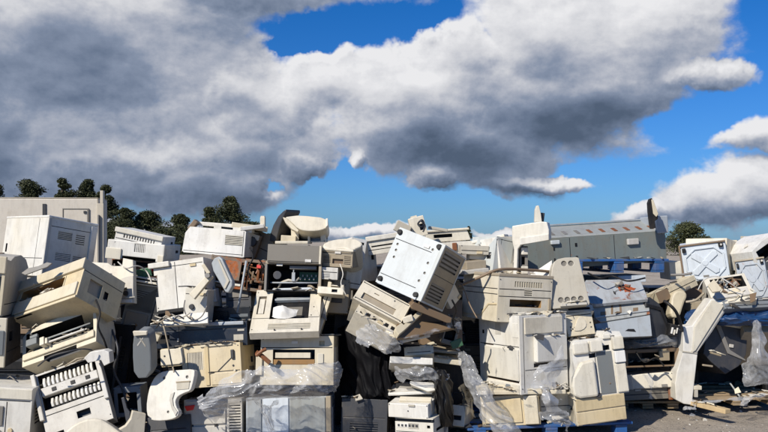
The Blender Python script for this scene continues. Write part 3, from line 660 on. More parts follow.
# beige printer with vent
machine('laser_printer', 'beige printer with a square grille and a diagonal seam, under the black cabinet', 'printer', (161,349,6.55), (240,342,6.5), (162,391,6.5), .45, Y,
  [('cut','F',.0,.35,.26,.56,.15,BK),('vent','F',.33,.42,.52,.84,10,True,C),('panel','left_cover','F',-.005,.60,.28,.98,.016,C),('seam','F',.58,.02,.58,.97),('seam','F',.60,.34,.98,.34),('panel','pillar','F',.55,.04,.60,.98,.010,Y),('panel','latch','F',.88,.62,.92,.84,.02,DG),('panel','lower_cover','F',.62,.04,1.0,.31,.008,Y),
   ('poly','diagonal_seam','F',[(.70,.36),(.715,.36),(.895,.66),(.88,.66)],.001,.005,DG),('knob','foot','F',.90,.46,.009,.006,DG),('knob','foot','F',.05,.82,.009,.02,DG),('panel','top_strip','F',.5,.95,.9,1.0,.014,C)], bev=.012)
machine('server_case', 'long black cabinet with a pale blue top strip, lying on the beige printer', 'cabinet', (150,325,6.62), (247,321,6.6), (150,349,6.6), .5, NV,
  [('panel','top_strip','F',.46,.86,.97,1.01,.03,SV),('panel','sticker','F',.86,.22,.96,.46,.004,G),('panel','sticker','F',.90,.60,.97,.68,.004,G),('seam','F',.3,.05,.3,.95),('seam','F',.02,.72,.98,.72),('cut','F',.03,.2,.2,.55,.04,BK),('panel','clip','F',.28,.25,.30,.4,.01,G)])
wire('signal_cable', 'pale cable hanging from the white casing down to the S-curved panel', [(160,318,6.5),(164,328,6.42),(168,345,6.4),(171,360,6.38),(174,372,6.2)], .006, TN)
machine('printer_part', 'small cream hook-shaped plastic piece hanging by the black cabinet', 'plastic part', (153,333,6.5), (160,336,6.5), (153,340,6.5), .06, C, [('panel','tip','F',-.15,-.1,.4,.3,.02,C)])
# big white casing
r = machine('machine_casing', 'big plain white casing with a dark bottom edge and a round black knob, centre left', 'casing', (153,264,6.75), (203,257,6.7), (156,312,6.7), .38, W,
  [('seam','F',.42,.02,.43,.98),('panel','painted_shadow_strip','F',.02,-.05,.9,.02,.004,BK),('panel','top_lip','F',-.08,.90,.34,1.01,.03,W),('cut','F',-.01,.3,.06,.75,.05,DG),('seam','F',.02,.9,.98,.9)], bev=.01)  # black strip drawn in as the shadow along the bottom edge
machine('side_cover', 'narrow white cover with a round black knob, against the big plain white casing', 'cover', (186,288,6.6), (208,290,6.58), (187,326,6.58), .2, W,
  [('knob','knob','F',.35,.52,.024,.02,DG),('seam','F',.02,.85,.98,.85)])
plate('linkage', 'diagonal cream arm leaning across the big white casing', 'arm', [(189,294),(208,273),(213,276),(194,299)], ((188,272,6.5),(214,272,6.5),(188,300,6.45)), .05, C, feats=[('pivot', chaikin([(205,274),(210,273),(211,278),(206,279)],2), 0, .03, GM), ('short_link', [(202,266),(205,264),(211,273),(208,275)], .0, .03, C)])
r = plate('tray_shell', 'grey-blue oblong tray shell tilted on end beside the diagonal arm', 'tray', [(211,263),(214,258),(219,256),(222,259),(232,281),(232,286),(228,293),(225,292),(213,271)], ((210,256,6.5),(233,258,6.42),(211,293,6.45)), .05, SV, 0, feats=[('rim', [(218,259),(220,259.5),(230,281),(226,289),(224,288),(227,281)], .001, .012, G)], bev=.01)
wire('power_cable', 'thin grey cord looping over the knob of the narrow white cover', [(185,300,6.45),(184,308,6.44),(187,316,6.44),(194,320,6.44),(202,316,6.44),(207,306,6.44)], .005, GM)
for i, (pts, lab) in enumerate([([(155,316,6.55),(162,318,6.45),(170,314,6.42),(180,318,6.42),(190,313,6.4)], 'tangled pale wires under the big white casing, highest strand'), ([(152,320,6.5),(160,322,6.4),(168,317,6.4),(176,322,6.38),(186,324,6.4)], 'tangled pale wires under the big white casing, middle strand'), ([(156,328,6.5),(164,319,6.4),(172,321,6.38),(178,316,6.38),(184,319,6.4)], 'tangled pale wires under the big white casing, lowest strand')]):
    wire('wire_strand', lab, pts, .006, [G, TN, DG][i], group='tangled wires under the white casing')
plate('side_cover', 'flat white cover lying just above the black cabinet under the tangled wires', 'cover', [(156,320),(186,313),(208,312),(208,323),(160,326)], ((156,312,6.52),(208,312,6.5),(156,326,6.45)), .03, W)
# dark boxes in the middle gap
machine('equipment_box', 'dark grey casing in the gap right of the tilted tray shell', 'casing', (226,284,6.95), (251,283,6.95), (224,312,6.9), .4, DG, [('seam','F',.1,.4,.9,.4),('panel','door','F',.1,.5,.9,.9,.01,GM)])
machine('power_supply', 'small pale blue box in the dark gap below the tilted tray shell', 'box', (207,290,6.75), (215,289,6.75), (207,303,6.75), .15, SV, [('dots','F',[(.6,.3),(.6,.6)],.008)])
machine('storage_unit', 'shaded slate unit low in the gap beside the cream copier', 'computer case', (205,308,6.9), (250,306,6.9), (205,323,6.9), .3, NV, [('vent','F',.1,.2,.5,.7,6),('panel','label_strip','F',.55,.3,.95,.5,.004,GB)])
# vented white printer up top
machine('laser_printer', 'long white printer with a striped vent, lying on top of the rusty rack', 'printer', (184,226,7.0), (246,231,6.9), (182,252,7.0), .5, W,
  [('vent','F',.68,.42,.96,.80,6),('seam','F',.97,.03,.97,.97),('seam','F',.02,.08,.98,.08)], front=[(0,.05),(.03,0),(1,0),(1,.97),(.97,1),(.1,1),(.03,.75)], bev=.012)
machine('toner_unit', 'dark cylinder housing tucked against the right end of the vented white printer', 'toner unit', (247,231,7.1), (262,236,7.1), (247,256,7.1), .35, BR, [('knob','drum','F',.5,.65,.05,.05,DG),('panel','cap','F',.1,.75,.9,.98,.03,C)])
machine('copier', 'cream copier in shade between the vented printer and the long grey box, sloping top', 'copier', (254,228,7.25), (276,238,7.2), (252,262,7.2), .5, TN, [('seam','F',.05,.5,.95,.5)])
r = machine('wire_rack', 'rusty orange open frame of rods and mesh under the vented printer', 'frame', (212,254,6.95), (266,261,6.9), (213,286,6.9), .4, RU, [('cut','F',.06,.1,.45,.85,.3,BK),('cut','F',.50,.3,.64,.85,.3,BK),('cut','F',.68,.1,.94,.9,.3,BK)], bev=.003)
w_, h_, d_ = r['size']
q = Geo()
rd = random.Random(3)
for i in range(22):
    x, z, a = w_*rd.uniform(-.35, .48), h_*rd.uniform(.15, .8), rd.choice([0, 0, 1.57, 1.57, rd.uniform(-.6, .6)])+rd.uniform(-.15, .15); l = rd.uniform(.03, .09)
    q.tube([(x-l*math.cos(a), -d_/2-.02+rd.uniform(-.015, .02), z-l*math.sin(a)), (x+rd.uniform(-.01, .01), -d_/2-.03, z), (x+l*math.cos(a), -d_/2-.02, z+l*math.sin(a))], rd.uniform(.004, .012), rd.choice([0, 0, 1, 2]), 5)
part(r, 'rod_tangle', q, [MATS['orange_tape'], RU, BR], 0)
part(r, 'circuit_board', Geo().box(-w_*.2, w_*.1, -d_/2-.05, -d_/2-.034, h_*.25, h_*.85), RU, .002)
part(r, 'rod', Geo().tube([(w_*.18,-d_/2-.06,h_*.9),(w_*.18,-d_/2-.06,-.2)], .010), SV, 0, True)
part(r, 'plug', Geo().box(w_*.38, w_*.46, -d_/2-.06, -d_/2-.04, h_*.72, h_*.82), RD, .003)
# junk on top of it
def slab(name, label, cat, TL, TR, BL, d, mat, feats=(), **k): return machine(name, label, cat, TL, TR, BL, d, mat, feats, bev=k.pop('bev', .006), **k)
slab('plastic_strip', 'pale strip lying along the back top edge of the vented printer', 'plastic part', (192,221,7.2), (232,224,7.2), (192,225,7.2), .12, W)
slab('plastic_strip', 'broken white ledge piece on the middle of the vented printer top', 'plastic part', (214,225,6.95), (252,229,6.95), (214,229,6.95), .16, W, [('cut','F',.2,.3,.5,.8,.03,DG)])
slab('loose_cover', 'thin pale lid overlapping the right end of the vented printer', 'lid', (232,222,7.0), (268,227,7.05), (232,227,7.0), .3, C)
slab('loose_cover', 'crooked cream lid fragment above the toner cylinder', 'lid', (240,227,6.9), (264,224,6.95), (240,231,6.9), .25, W)
slab('plastic_strip', 'small brown scrap leaning at the left end of the vented printer top', 'plastic part', (187,228,7.1), (194,219,7.1), (190,232,7.1), .1, BR)
slab('plastic_peg', 'short pale upright peg on top between the two printers', 'peg', (260,217,7.1), (265,217,7.1), (260,227,7.1), .05, C, [('panel','tip','T',.1,.1,.9,.9,.01,C)])
# curved fin and D shaped scanner
plate('curved_fin', 'dark curved blade-like cover sticking up against the sky left of the curved-lid printer', 'cover', [(269,241),(270,234),(273,225),(278,216),(283,211),(286,209),(286,212),(282,220),(279,229),(277,237),(275,242)], ((268,209,7.1),(287,209,7.0),(268,242,7.1)), .22, DG, 0, bev=.01)
r = machine('fax_machine', 'small cream printer body with a dark window, under the big D shaped lid', 'printer', (291,229,7.1), (325,228,7.1), (292,243,7.1), .32, C,
  [('cut','F',.22,.02,.48,.92,.1,BK),('cut','F',.56,.1,.86,.9,.05,GB),('panel','divider','F',.49,.0,.55,.98,.01,C)], bev=.006)
plate('printer_cover', 'broad cream D shaped lid with a curved lower edge, opened against the sky', 'lid', [(284,217),(291,216),(300,215),(328,218),(328,226),(325,229),(317,231),(305,231),(298,229),(292,223)], ((284,215,7.0),(328,217,7.0),(284,232,6.95)), .26, C, 1, feats=[('end_cheek', [(326,219),(328,219),(328,226),(326,228)], 0, .02, W), ('crescent', [(283,218),(287,219),(294,226),(299,231),(298,233),(292,230),(286,224)], -.02, .025, C)], bev=.02)
machine('flat_casing', 'low cream slab under the curved-lid printer, right of the dark blade', 'casing', (281,235,7.05), (296,236,7.05), (281,242,7.05), .3, C)
slab('loose_cover', 'long thin cream sheet lying on top of the long grey box', 'lid', (275,241,6.85), (308,241,6.85), (275,244,6.85), .4, C)
machine('equipment_box', 'long flat box with a grey front, above the open black machine', 'casing', (268,244,6.7), (322,246,6.68), (266,262,6.68), .5, GM, [('seam','F',.02,.06,.98,.06),('panel','right_edge','F',.96,-.02,1.0,1.0,.012,C)])
r = machine('open_machine', 'open black machine showing its pipes and wiring, above the cream copier', 'machine frame', (266,261,6.72), (322,262,6.7), (266,291,6.68), .5, BK,
  [('cut','F',.05,.05,.94,.88,.35,BK),('panel','top_rail','F',.0,.9,1.0,1.0,.012,TN),('panel','post','F',-.01,0,.035,.9,.012,GM),('panel','post','F',.95,0,1.0,.9,.012,TN),('panel','connector_strip','F',.42,.76,.90,.86,-.02,GM,-.1)])
w_, h_, d_ = r['size']
part(r, 'pipe', Geo().tube([(-w_*.3,-.15,.01),(-w_*.25,-.18,.08),(-w_*.1,-.2,.10),(w_*.02,-.2,.09),(w_*.08,-.18,.12)], .012), G, 0, True)
part(r, 'bracket', Geo().box(-w_*.04,w_*.02,-.22,-.2,h_*.35,h_*.65).box(-w_*.02,w_*.0,-.22,-.2,h_*.6,h_*.8), SV, .003)
part(r, 'pipe', Geo().tube([(w_*.22,-.12,.02),(w_*.26,-.18,.06),(w_*.32,-.2,.05),(w_*.38,-.2,.03)], .010), TN, 0, True)
part(r, 'gear', Geo().cyl((-w_*.3,-.2,h_*.55),(0,-1,0),.035,.02), DG, .002)
part(r, 'circuit_board', Geo().box(w_*.06,w_*.4,-.1,-.09,h_*.4,h_*.72), MATS['green_board'], .001)
q = Geo()
for i in range(8): q.box(w_*(.08+i*.04), w_*(.10+i*.04), -.125, -.1, h_*(.45+.1*(i % 2)), h_*(.52+.1*(i % 2)))
part(r, 'chips', q, G, .001)
part(r, 'rod', Geo().tube([(-w_*.42,-.2,h_*.3),(w_*.42,-.2,h_*.32)], .007), SV, 0, True)
# cream copier
r = machine('copier', 'cream copier with its glass gone, white film crumpled inside the opening', 'copier', (257,290,6.75), (322,288,6.75), (252,333,6.30), .07, C,
  [('cut','F',.26,.30,.83,.94,.065,BK),('cut','F',.055,.42,.17,.84,.03,TN),('vent','F',.26,.07,.87,.20,4,False,C),('panel','hinge_plate','F',.24,.955,.85,1.0,.014,WB),('panel','left_button_plate','F',.07,.45,.15,.80,-.01,C,-.028),
   ('knob','screw','F',.90,.55,.006,.004,DG),('knob','screw','F',.92,.85,.006,.004,DG),('knob','screw','F',.87,.36,.006,.004,DG),('knob','button','F',.36,.04,.006,.018,DG),('knob','button','F',.75,.04,.006,.018,DG),('seam','F',.01,.32,.99,.32)], bev=.01)
w_, h_, d_ = r['size']
part(r, 'scan_bar', Geo().box(-w_*.22, w_*.32, -d_/2+.03, -d_/2+.06, h_*.80, h_*.84).box(-w_*.22, w_*.32, -d_/2+.045, -d_/2+.07, h_*.86, h_*.90), SV, .003)
part(r, 'inner_tray', Geo().box(-w_*.2, w_*.22, -d_/2+.06, -d_/2+.085, h_*.50, h_*.70), GM, .004)
film('crumpled_sheet', 'white crumpled film lying inside the glassless copier opening', [[(272,308,6.52),(281,305,6.49),(290,308,6.49),(299,309,6.52)],[(271,313,6.48),(281,311,6.43),(290,313,6.45),(297,312,6.48)],[(272,318,6.45),(280,319,6.43),(289,319,6.43),(296,316,6.46)]], 30, 24, .012, MATS['white_plastic'], .1, 3)
machine('copier_cabinet', 'yellowish copier body with a wide paper slot, directly beneath the glassless copier', 'copier', (261,336,6.45), (334,336,6.43), (258,385,6.4), .45, C,
  [('cut','F',.17,.42,.74,.72,.14,DG),('panel','paper_guide','F',.2,.55,.68,.66,.0,C,-.1),('panel','slot_floor','F',.18,.42,.74,.52,.004,A,-.1),('panel','socket_plate','F',.78,.44,.86,.64,.01,W),('cut','F',.80,.80,.87,.90,.02,Y),('seam','F',.02,.76,.98,.76),
   ('dots','F',[(.80,.50),(.84,.50),(.80,.58),(.84,.58)],.005),('panel','side_rail','F',-.06,.2,.03,.62,.02,C)], bev=.01)
machine('side_cover', 'narrow cream side cover along the right edge of the glassless copier', 'cover', (326,290,6.72), (333,292,6.72), (334,344,6.45), .3, C, [('seam','F',.5,.05,.5,.95)])
g = Geo(); g.tube([P(256,352,6.3)-P(262,352,6.3), P(262,356,6.3)-P(262,352,6.3), P(270,363,6.3)-P(262,352,6.3)], .02, n=5); g.tube([P(256,356,6.28)-P(262,352,6.3), P(262,351,6.28)-P(262,352,6.3), P(266,349,6.3)-P(262,352,6.3)], .016, n=5)
loose('tape_ribbon', 'twisted brown tape ribbon stuck on the left of the copier paper slot', 'tape', g, OR, P(262,352,6.3), smooth=False)
machine('cream_bracket', 'cream rail with two prongs sticking out right of the open black machine', 'bracket', (318,286,6.62), (344,288,6.6), (318,293,6.6), .12, C, [('panel','prong','T',.85,.1,.98,.9,.03,C),('panel','prong','T',.35,.1,.5,.9,.05,C),('cut','F',.55,.3,.75,.7,.03,DG)])
# lower cabinets under the film
machine('filing_cabinet', 'pale blue-grey cabinet with four upright panels below the plastic sheet', 'cabinet', (246,398,6.45), (331,396,6.45), (246,450,6.4), .5, SV,
  [('panel','door','F',.02,.02,.18,.98,.01,SV),('panel','door','F',.20,.02,.50,.98,.01,WB),('panel','door','F',.52,.02,.93,.98,.01,SV),('panel','end_post','F',.94,.0,1.0,1.0,.02,TN)])
machine('paper_deck', 'grey paper deck beside the pale blue-grey cabinet, under the plastic sheet', 'cabinet', (184,400,6.45), (242,398,6.45), (184,450,6.4), .5, G,
  [('panel','drawer','F',.03,.5,.72,.97,.015,G),('panel','drawer','F',.03,.05,.72,.46,.015,G),('vent','F',.78,.1,.97,.9,14),('poly','red_latch','F',[(.02,.88),(.20,.90),(.17,.80),(.06,.78)],.015,.03,RD)])
film('plastic_sheet', 'long crumpled clear plastic sheet draped over the grey deck and below the copier slot', [
  [(198,398,6.25),(215,385,6.2),(235,374,6.15),(255,368,6.12),(275,366,6.12),(300,365,6.12),(322,363,6.15),(340,360,6.3)],
  [(197,403,6.2),(218,395,6.12),(240,386,6.08),(262,380,6.02),(285,379,6.0),(308,376,6.0),(328,373,6.1),(342,370,6.3)],
  [(200,410,6.2),(222,404,6.12),(245,397,6.08),(268,392,6.02),(290,390,6.0),(312,388,6.0),(330,384,6.1),(340,380,6.3)],
  [(210,416,6.3),(230,410,6.2),(250,405,6.15),(270,401,6.12),(292,400,6.1),(312,397,6.1),(330,396,6.15),(336,394,6.3)]], 150, 70, .035, None, .2, 1)
film('plastic_sheet', 'torn strip of clear plastic hanging down over the pale blue-grey cabinet', [
  [(250,396,6.25),(265,396,6.18),(285,398,6.16)],[(258,408,6.28),(268,408,6.2),(278,406,6.25)],[(264,422,6.3),(270,424,6.25),(276,420,6.3)],[(270,436,6.3),(274,438,6.28),(278,436,6.3)]], 40, 50, .03, None, .5, 2)
film('plastic_sheet', 'ragged end of clear plastic hanging over the grey deck near the red latch', [
  [(190,398,6.28),(205,400,6.2),(222,402,6.2),(240,402,6.2)],[(200,410,6.3),(210,412,6.25),(224,412,6.25),(238,410,6.25)],[(208,420,6.32),(214,424,6.3),(220,422,6.3),(230,418,6.3)]], 50, 40, .03, None, .5, 4)
# --- middle: right of the cream copier
machine('desktop_printer', 'brownish beige printer with two small grilles, on top right of the open black machine', 'printer', (322,250,6.75), (353,252,6.7), (322,266,6.75), .4, TN,
  [('vent','F',.06,.25,.30,.70,5),('vent','F',.74,.2,.94,.75,5),('cut','F',.36,.2,.70,.5,.02,BR),('panel','lid','T',-.02,-.02,1.02,1.02,.02,C),('seam','F',.02,.86,.98,.86)])
machine('power_unit', 'small white slotted box below the brownish beige printer', 'box', (321,267,6.7), (338,268,6.7), (321,279,6.7), .3, W, [('vent','F',.1,.15,.55,.5,4),('seam','F',.03,.6,.97,.6)])
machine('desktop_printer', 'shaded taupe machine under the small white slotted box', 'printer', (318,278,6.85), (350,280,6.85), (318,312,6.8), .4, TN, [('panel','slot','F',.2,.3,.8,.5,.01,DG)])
plate('curved_cover', 'long cream curved cover lying over the brownish beige printer', 'cover', [(322,244),(330,240),(342,238),(354,238),(360,240),(364,245),(352,250),(342,248),(324,249)], ((322,238,6.85),(364,238,6.85),(322,250,6.75)), .3, C, 1, bev=.02)
machine('copier', 'white angular copier side with a diagonal shadow, left of the tipped white case', 'copier', (352,237,7.0), (367,240,7.05), (350,288,6.95), .5, W, [('cut','F',.6,.88,.85,.93,.02,DG),('seam','F',.05,.1,.95,.1)])
machine('copier', 'cream copier side turned left behind the brownish beige printer', 'copier', (330,243,7.3), (358,240,7.2), (330,285,7.3), .4, C, [('seam','F',.05,.3,.95,.3)])
machine('flatbed_scanner', 'white machine end with a long thin slot, just behind the tipped white case', 'scanner', (366,237,7.4), (399,232,7.4), (366,256,7.4), .4, W, [('cut','F',.12,.40,.9,.47,.03,DG),('panel','lid','F',-.02,.74,1.02,1.0,.02,W),('seam','F',.02,.25,.98,.25)])
# tipped white case
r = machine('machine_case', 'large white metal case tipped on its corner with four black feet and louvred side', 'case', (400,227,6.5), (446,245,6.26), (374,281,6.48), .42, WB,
  [('knob','foot','F',.05,.92,.024,.02,BK),('knob','foot','F',.90,.93,.024,.02,BK),('knob','foot','F',.07,.08,.024,.02,BK),('knob','foot','F',.86,.07,.024,.02,BK),
   ('seam','F',.02,.80,.80,.80),('seam','F',.02,.17,.80,.17),('panel','side_flange','F',.94,.0,1.01,1.0,.012,WB),('panel','lower_flange','F',.05,-.01,.9,.04,.015,WB),
   ('dots','F',[(.80,.85),(.82,.62),(.84,.45),(.10,.72),(.12,.62),(.14,.50),(.80,.30)],.011),
   ('vent','R',.10,.64,.86,.92,4,False,GM),('vent','R',.12,.08,.72,.36,5,False,GM),('cut','R',.03,.03,.97,.97,.003,TN),('cut','R',.03,.49,.97,.50,.008,DG)], bev=.008)  # taupe inset puts the shade of this side into its colour
# cream printer it leans on
r = machine('laser_printer', 'cream printer tipped to the right with a recessed front panel, propping the tipped white case', 'printer', (364,280,6.35), (411,305,6.3), (355,299,6.25), .40, C,
  [('cut','F',.12,.18,.80,.48,.015,TN),('seam','F',.02,.10,.98,.10),('knob','button','F',.7,.8,.007,.004,DG),('seam','F',.02,.92,.98,.92),('cut','F',.3,.66,.4,.70,.01,TN)], bev=.014)
r = machine('paper_feed', 'cream toothed paper feed strip under the tipped cream printer', 'printer part', (360,303,6.3), (400,325,6.28), (356,312,6.22), .25, C, [('seam','F',.02,.8,.98,.8)], bev=.005)
w_, h_, d_ = r['size']; q = Geo()
for i in range(6): q.box(-w_*.4+i*w_*.15, -w_*.4+i*w_*.15+.03, -d_/2-.003, -d_/2+.03, h_*.15, h_*.5)
part(r, 'tooth_slots', q, BK, .002)
machine('paper_feeder', 'cream slotted base seen edge-on below the toothed paper feed', 'printer part', (366,318,6.35), (395,334,6.32), (363,325,6.3), .2, C, [('cut','F',.1,.2,.9,.6,.08,DG)])
r = plate('open_tray', 'wide brown tray with a raised cream edge, tipped in front of the clear film', 'tray', [(394,331),(398,322),(405,321),(418,312),(421,317),(420,321),(458,327),(440,331),(412,337),(398,338)], ((394,312,6.3),(458,318,6.5),(394,338,6.1)), .03, BR,
  feats=[('raised_edge', [(394,334),(394,330),(400,326),(402,328),(418,312.5),(421,316),(404,332),(397,338)], -.01, .04, C)])
plate('long_rail', 'long brown rail running down to the right under the tipped white case', 'rail', [(411,305),(414,302),(452,318),(451,323),(447,323),(412,309)], ((410,300,6.25),(452,318,6.35),(408,306,6.25)), .08, BR)
machine('metal_wedge', 'narrow white wedge standing between the tipped case and the big cream printer', 'panel', (445,296,6.6), (455,284,6.7), (441,322,6.55), .05, W)
machine('printer_part', 'small cream block under the corner of the tipped white case', 'plastic part', (402,318,6.2), (412,315,6.2), (403,324,6.2), .08, C)
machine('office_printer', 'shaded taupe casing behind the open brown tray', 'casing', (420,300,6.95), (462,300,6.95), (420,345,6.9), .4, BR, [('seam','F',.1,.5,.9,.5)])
machine('tape_deck', 'grey metal parts wedged left of the big cream printer', 'machine part', (448,318,6.6), (462,322,6.6), (448,345,6.6), .3, GM, [('cut','F',.1,.2,.8,.6,.1,BK)])
# behind the tipped case, on the crest
machine('copier', 'cream block with a coil of wires on top, behind the tipped white case', 'machine part', (408,219,7.2), (423,215,7.2), (408,240,7.2), .2, C, [('panel','step','F',.2,.9,.6,1.08,-.02,C,-.15),('cut','F',.6,.3,.9,.6,.05,DG)])
machine('printer_cover', 'grey tilted lid left of the cream block with coiled wires', 'lid', (398,220,7.1), (412,227,7.1), (396,231,7.1), .2, G)
wire('coiled_wire', 'black wire coiled against the cream block on the crest', [(419,222,7.05),(422,220,7.0),(424,224,7.05),(421,227,7.0),(418,224,7.0),(421,221,6.98),(425,226,7.0),(423,232,7.0)], .008, DG)
machine('office_printer', 'wide white printer top with a black oval handle slot on the crest', 'printer', (425,231,7.6), (468,228,7.6), (425,243,7.6), .4, W, [('cut','F',.2,.35,.62,.62,.05,BK),('panel','lid','F',-.01,.86,1.02,1.04,.02,C)], front=[(0,0),(1.05,0),(1,.6),(.95,1),(.1,1),(.02,.8)])
machine('copier', 'long white ledge with an orange lamp at its left end, below the oval-handled printer', 'copier', (440,243,7.3), (486,240,7.3), (440,256,7.3), .45, W, [('panel','lamp_cover','F',.26,.35,.36,.95,.02,OR),('seam','F',.4,.3,.98,.3)])
machine('printer_part', 'rounded grey-white block in front of the long white ledge', 'machine part', (461,245,7.1), (489,246,7.1), (461,254,7.1), .2, G, [('seam','F',.03,.4,.97,.4)], bev=.012)
machine('printer_part', 'white step-shaped block under the rounded grey-white one', 'machine part', (470,252,7.15), (489,253,7.15), (470,264,7.15), .3, W, [('cut','F',.0,.0,.5,.4,.05,DG)])
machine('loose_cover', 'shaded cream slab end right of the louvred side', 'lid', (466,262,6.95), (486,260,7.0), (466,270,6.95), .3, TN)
machine('loose_cover', 'second thin slab end jutting out above the big cream printer', 'lid', (464,271,6.85), (489,268,6.9), (464,275,6.85), .3, G)
machine('copier', 'white machine with a black side handle, between the ledge and the L shaped arm', 'copier', (480,240,7.2), (497,237,7.05), (482,285,7.2), .3, W, [('seam','F',.05,.12,.95,.12)])
machine('copier', 'white copier half with a narrow black grip at its upper left edge', 'copier', (497,236,7.05), (514,240,7.15), (499,285,7.05), .35, WB, [('cut','F',.03,.80,.18,.93,.03,BK),('seam','F',.30,.03,.30,.97),('seam','F',.03,.95,.97,.95)])
slab('loose_cover', 'slim pale lid lying tilted across the tops of the two white machines', 'lid', (471,241,7.3), (504,234,7.2), (471,244,7.3), .2, W)
# big cream printer
machine('office_printer', 'big cream printer seen corner-on with a row of vents and a rusty open slot', 'printer', (499,276,6.5), (553,279,6.70), (500,322,6.5), .60, C,
  [('vent','F',.30,.78,.82,.90,12,True,C),('vent','F',.48,.60,.62,.74,3,False,C),('cut','F',.22,.34,.80,.50,.14,A),('cut','F',.55,.03,.8,.10,.05,DG),('cut','F',.22,.05,.40,.10,.05,DG),('seam','F',.02,.72,.98,.72),('seam','F',.02,.56,.98,.56),('panel','lid','T',-.01,-.01,1.01,1.01,.025,TN),
   ('seam','L',.02,.60,.98,.60),('seam','L',.02,.72,.98,.72),('poly','moulding','L',[(.05,.1),(.55,.12),(.75,.38),(.98,.40),(.98,.37),(.77,.35),(.57,.09),(.05,.07)],.001,.006,Y),('panel','end_plate','F',.93,.3,.98,.55,.01,TN)], bev=.012)
wire('signal_cable', 'dark thin cable hanging over the left face of the big cream printer', [(461,283,6.68),(465,292,6.6),(470,305,6.56),(477,318,6.5)], .006, BR)
wire('beading_strip', 'brown beading strip along the lid of the big cream printer', [(459,286,6.7),(480,277,6.62),(500,269.5,6.62),(530,270,6.8),(554,272,6.95)], .012, BR, cat='trim')
# white stacked copier on the pallet
machine('copier', 'large white copier tower with doors and drawers, seen corner-on under the big cream printer', 'copier', (519,316,6.42), (566,313,6.65), (521,395,6.4), .56, W,
  [('panel','upper_door','F',.10,.76,.90,.97,.012,C),('cut','F',.62,.80,.74,.93,.02,TN),('panel','bypass_tray','F',.28,.40,.92,.72,.05,W),('cut','F',.28,.33,.60,.38,.04,BR),('seam','F',.08,.02,.08,.98),('seam','F',.1,.3,.98,.3),
   ('seam','L',.02,.60,.98,.60),('panel','side_sticker','L',.42,.74,.56,.90,.003,G),('panel','side_sticker','L',.84,.72,.97,.90,.003,W),('cut','L',.08,.73,.13,.78,.02,BK),('panel','lower_door','L',.16,.17,.98,.57,.014,W),('cut','L',.80,.38,.93,.55,.03,GM),('panel','door_handle','L',.85,.38,.90,.55,-.005,DG,-.03),
   ('cut','L',.42,.29,.80,.31,.02,BR),('cut','L',.20,.14,.96,.165,.03,BR),('panel','drawer','L',.24,.0,.97,.12,.012,W),('panel','drawer_latch','L',.68,.02,.78,.11,.02,GB),('panel','drawer_latch','L',.30,.03,.35,.10,.02,GM),('cut','L',.12,.585,.36,.60,.02,BR)], bev=.01)
machine('copier_cabinet', 'cream drawer cabinet behind trailing film, standing on the blue pallet under the white copier tower', 'cabinet', (480,397,6.55), (538,394,6.45), (480,427,6.55), .5, Y,
  [('panel','drawer','F',.05,.1,.70,.9,.012,Y),('panel','end_panel','F',.74,.03,.98,.97,.02,C),('seam','F',.05,.5,.7,.5)])
machine('copier_cabinet', 'cream base with two open paper slots between the drawer cabinet and the moulded copier', 'cabinet', (535,394,6.6), (571,392,6.65), (536,427,6.6), .5, C,
  [('cut','F',.05,.30,.9,.42,.1,DG),('cut','F',.05,.1,.9,.20,.1,DG),('seam','F',.02,.6,.98,.6)])
machine('loose_cover', 'thin cream board lying between the copier tower and its drawer cabinet', 'lid', (478,391,6.45), (566,390,6.42), (478,395,6.45), .55, C)
# moulded copier right
r = machine('copier', 'moulded off-white copier with a blue-grey centre panel and a rounded bulge', 'copier', (568,337,6.55), (621,331,6.6), (572,399,6.5), .52, W,
  [('panel','centre_panel','F',.48,.02,.76,.70,.008,GB),('knob','screw','F',.66,.18,.008,.012,BR),('panel','top_block','F',.36,.72,.58,.90,.05,W),('panel','top_block','F',.78,.72,.98,.92,.05,W),('cut','F',.34,.62,.46,.69,.04,DG),('panel','right_column','F',.79,.02,.99,.48,.02,W),('panel','right_step','F',.80,.50,.995,.69,.035,W),('cut','F',.90,.05,.95,.09,.02,BK),
   ('panel','grey_patch','F',.27,.34,.39,.46,.012,GM),('cut','F',.55,.72,.74,.80,.06,DG),('seam','F',.45,.02,.45,.7)],
  front=[(0,0),(1,0),(1,.93),(.97,1.0),(.74,1.03),(.68,1.0),(.64,.93),(.16,.93),(.10,.90),(.05,.8),(.04,.5)], bev=.014)
w_, h_, d_ = r['size']
part(r, 'bulge', Geo().prism((Vector((-w_*.5,-d_/2+.0,0)), Vector((w_,0,0)), Vector((0,0,h_)), Vector((0,-1,0))), [(-.06,.05)]+[(.06,.0)]+[(.40,.0),(.40,.60)]+arc(.22,.38,.18,90,180,6,.2)[0:3]+[(.02,.42),(-.04,.35),(-.07,.2)], .0, .045), W, .018)
part(r, 'upper_shell', Geo().box(-w_*.46,-w_*.16,-d_/2-.03,-d_/2-.002,h_*.70,h_*.90), W, .014)
part(r, 'cap', Geo().box(w_*.12,w_*.28,-d_/2-.02,-d_/2-.002,h_*.9,h_*.98), W, .01)
machine('paper_deck', 'yellowed two-drawer base under the moulded copier at the right end of the pallet', 'drawer unit', (574,399,6.5), (624,392,6.55), (575,427,6.5), .5, C,
  [('panel','drawer','F',.02,.53,.99,.97,.012,Y),('panel','drawer','F',.02,.04,.99,.49,.012,Y),('cut','F',.10,.42,.24,.48,.03,BR),('cut','F',.80,.42,.92,.48,.03,BR),('cut','F',.12,.0,.26,.05,.03,BR),('cut','F',.8,.0,.92,.05,.03,BR)])
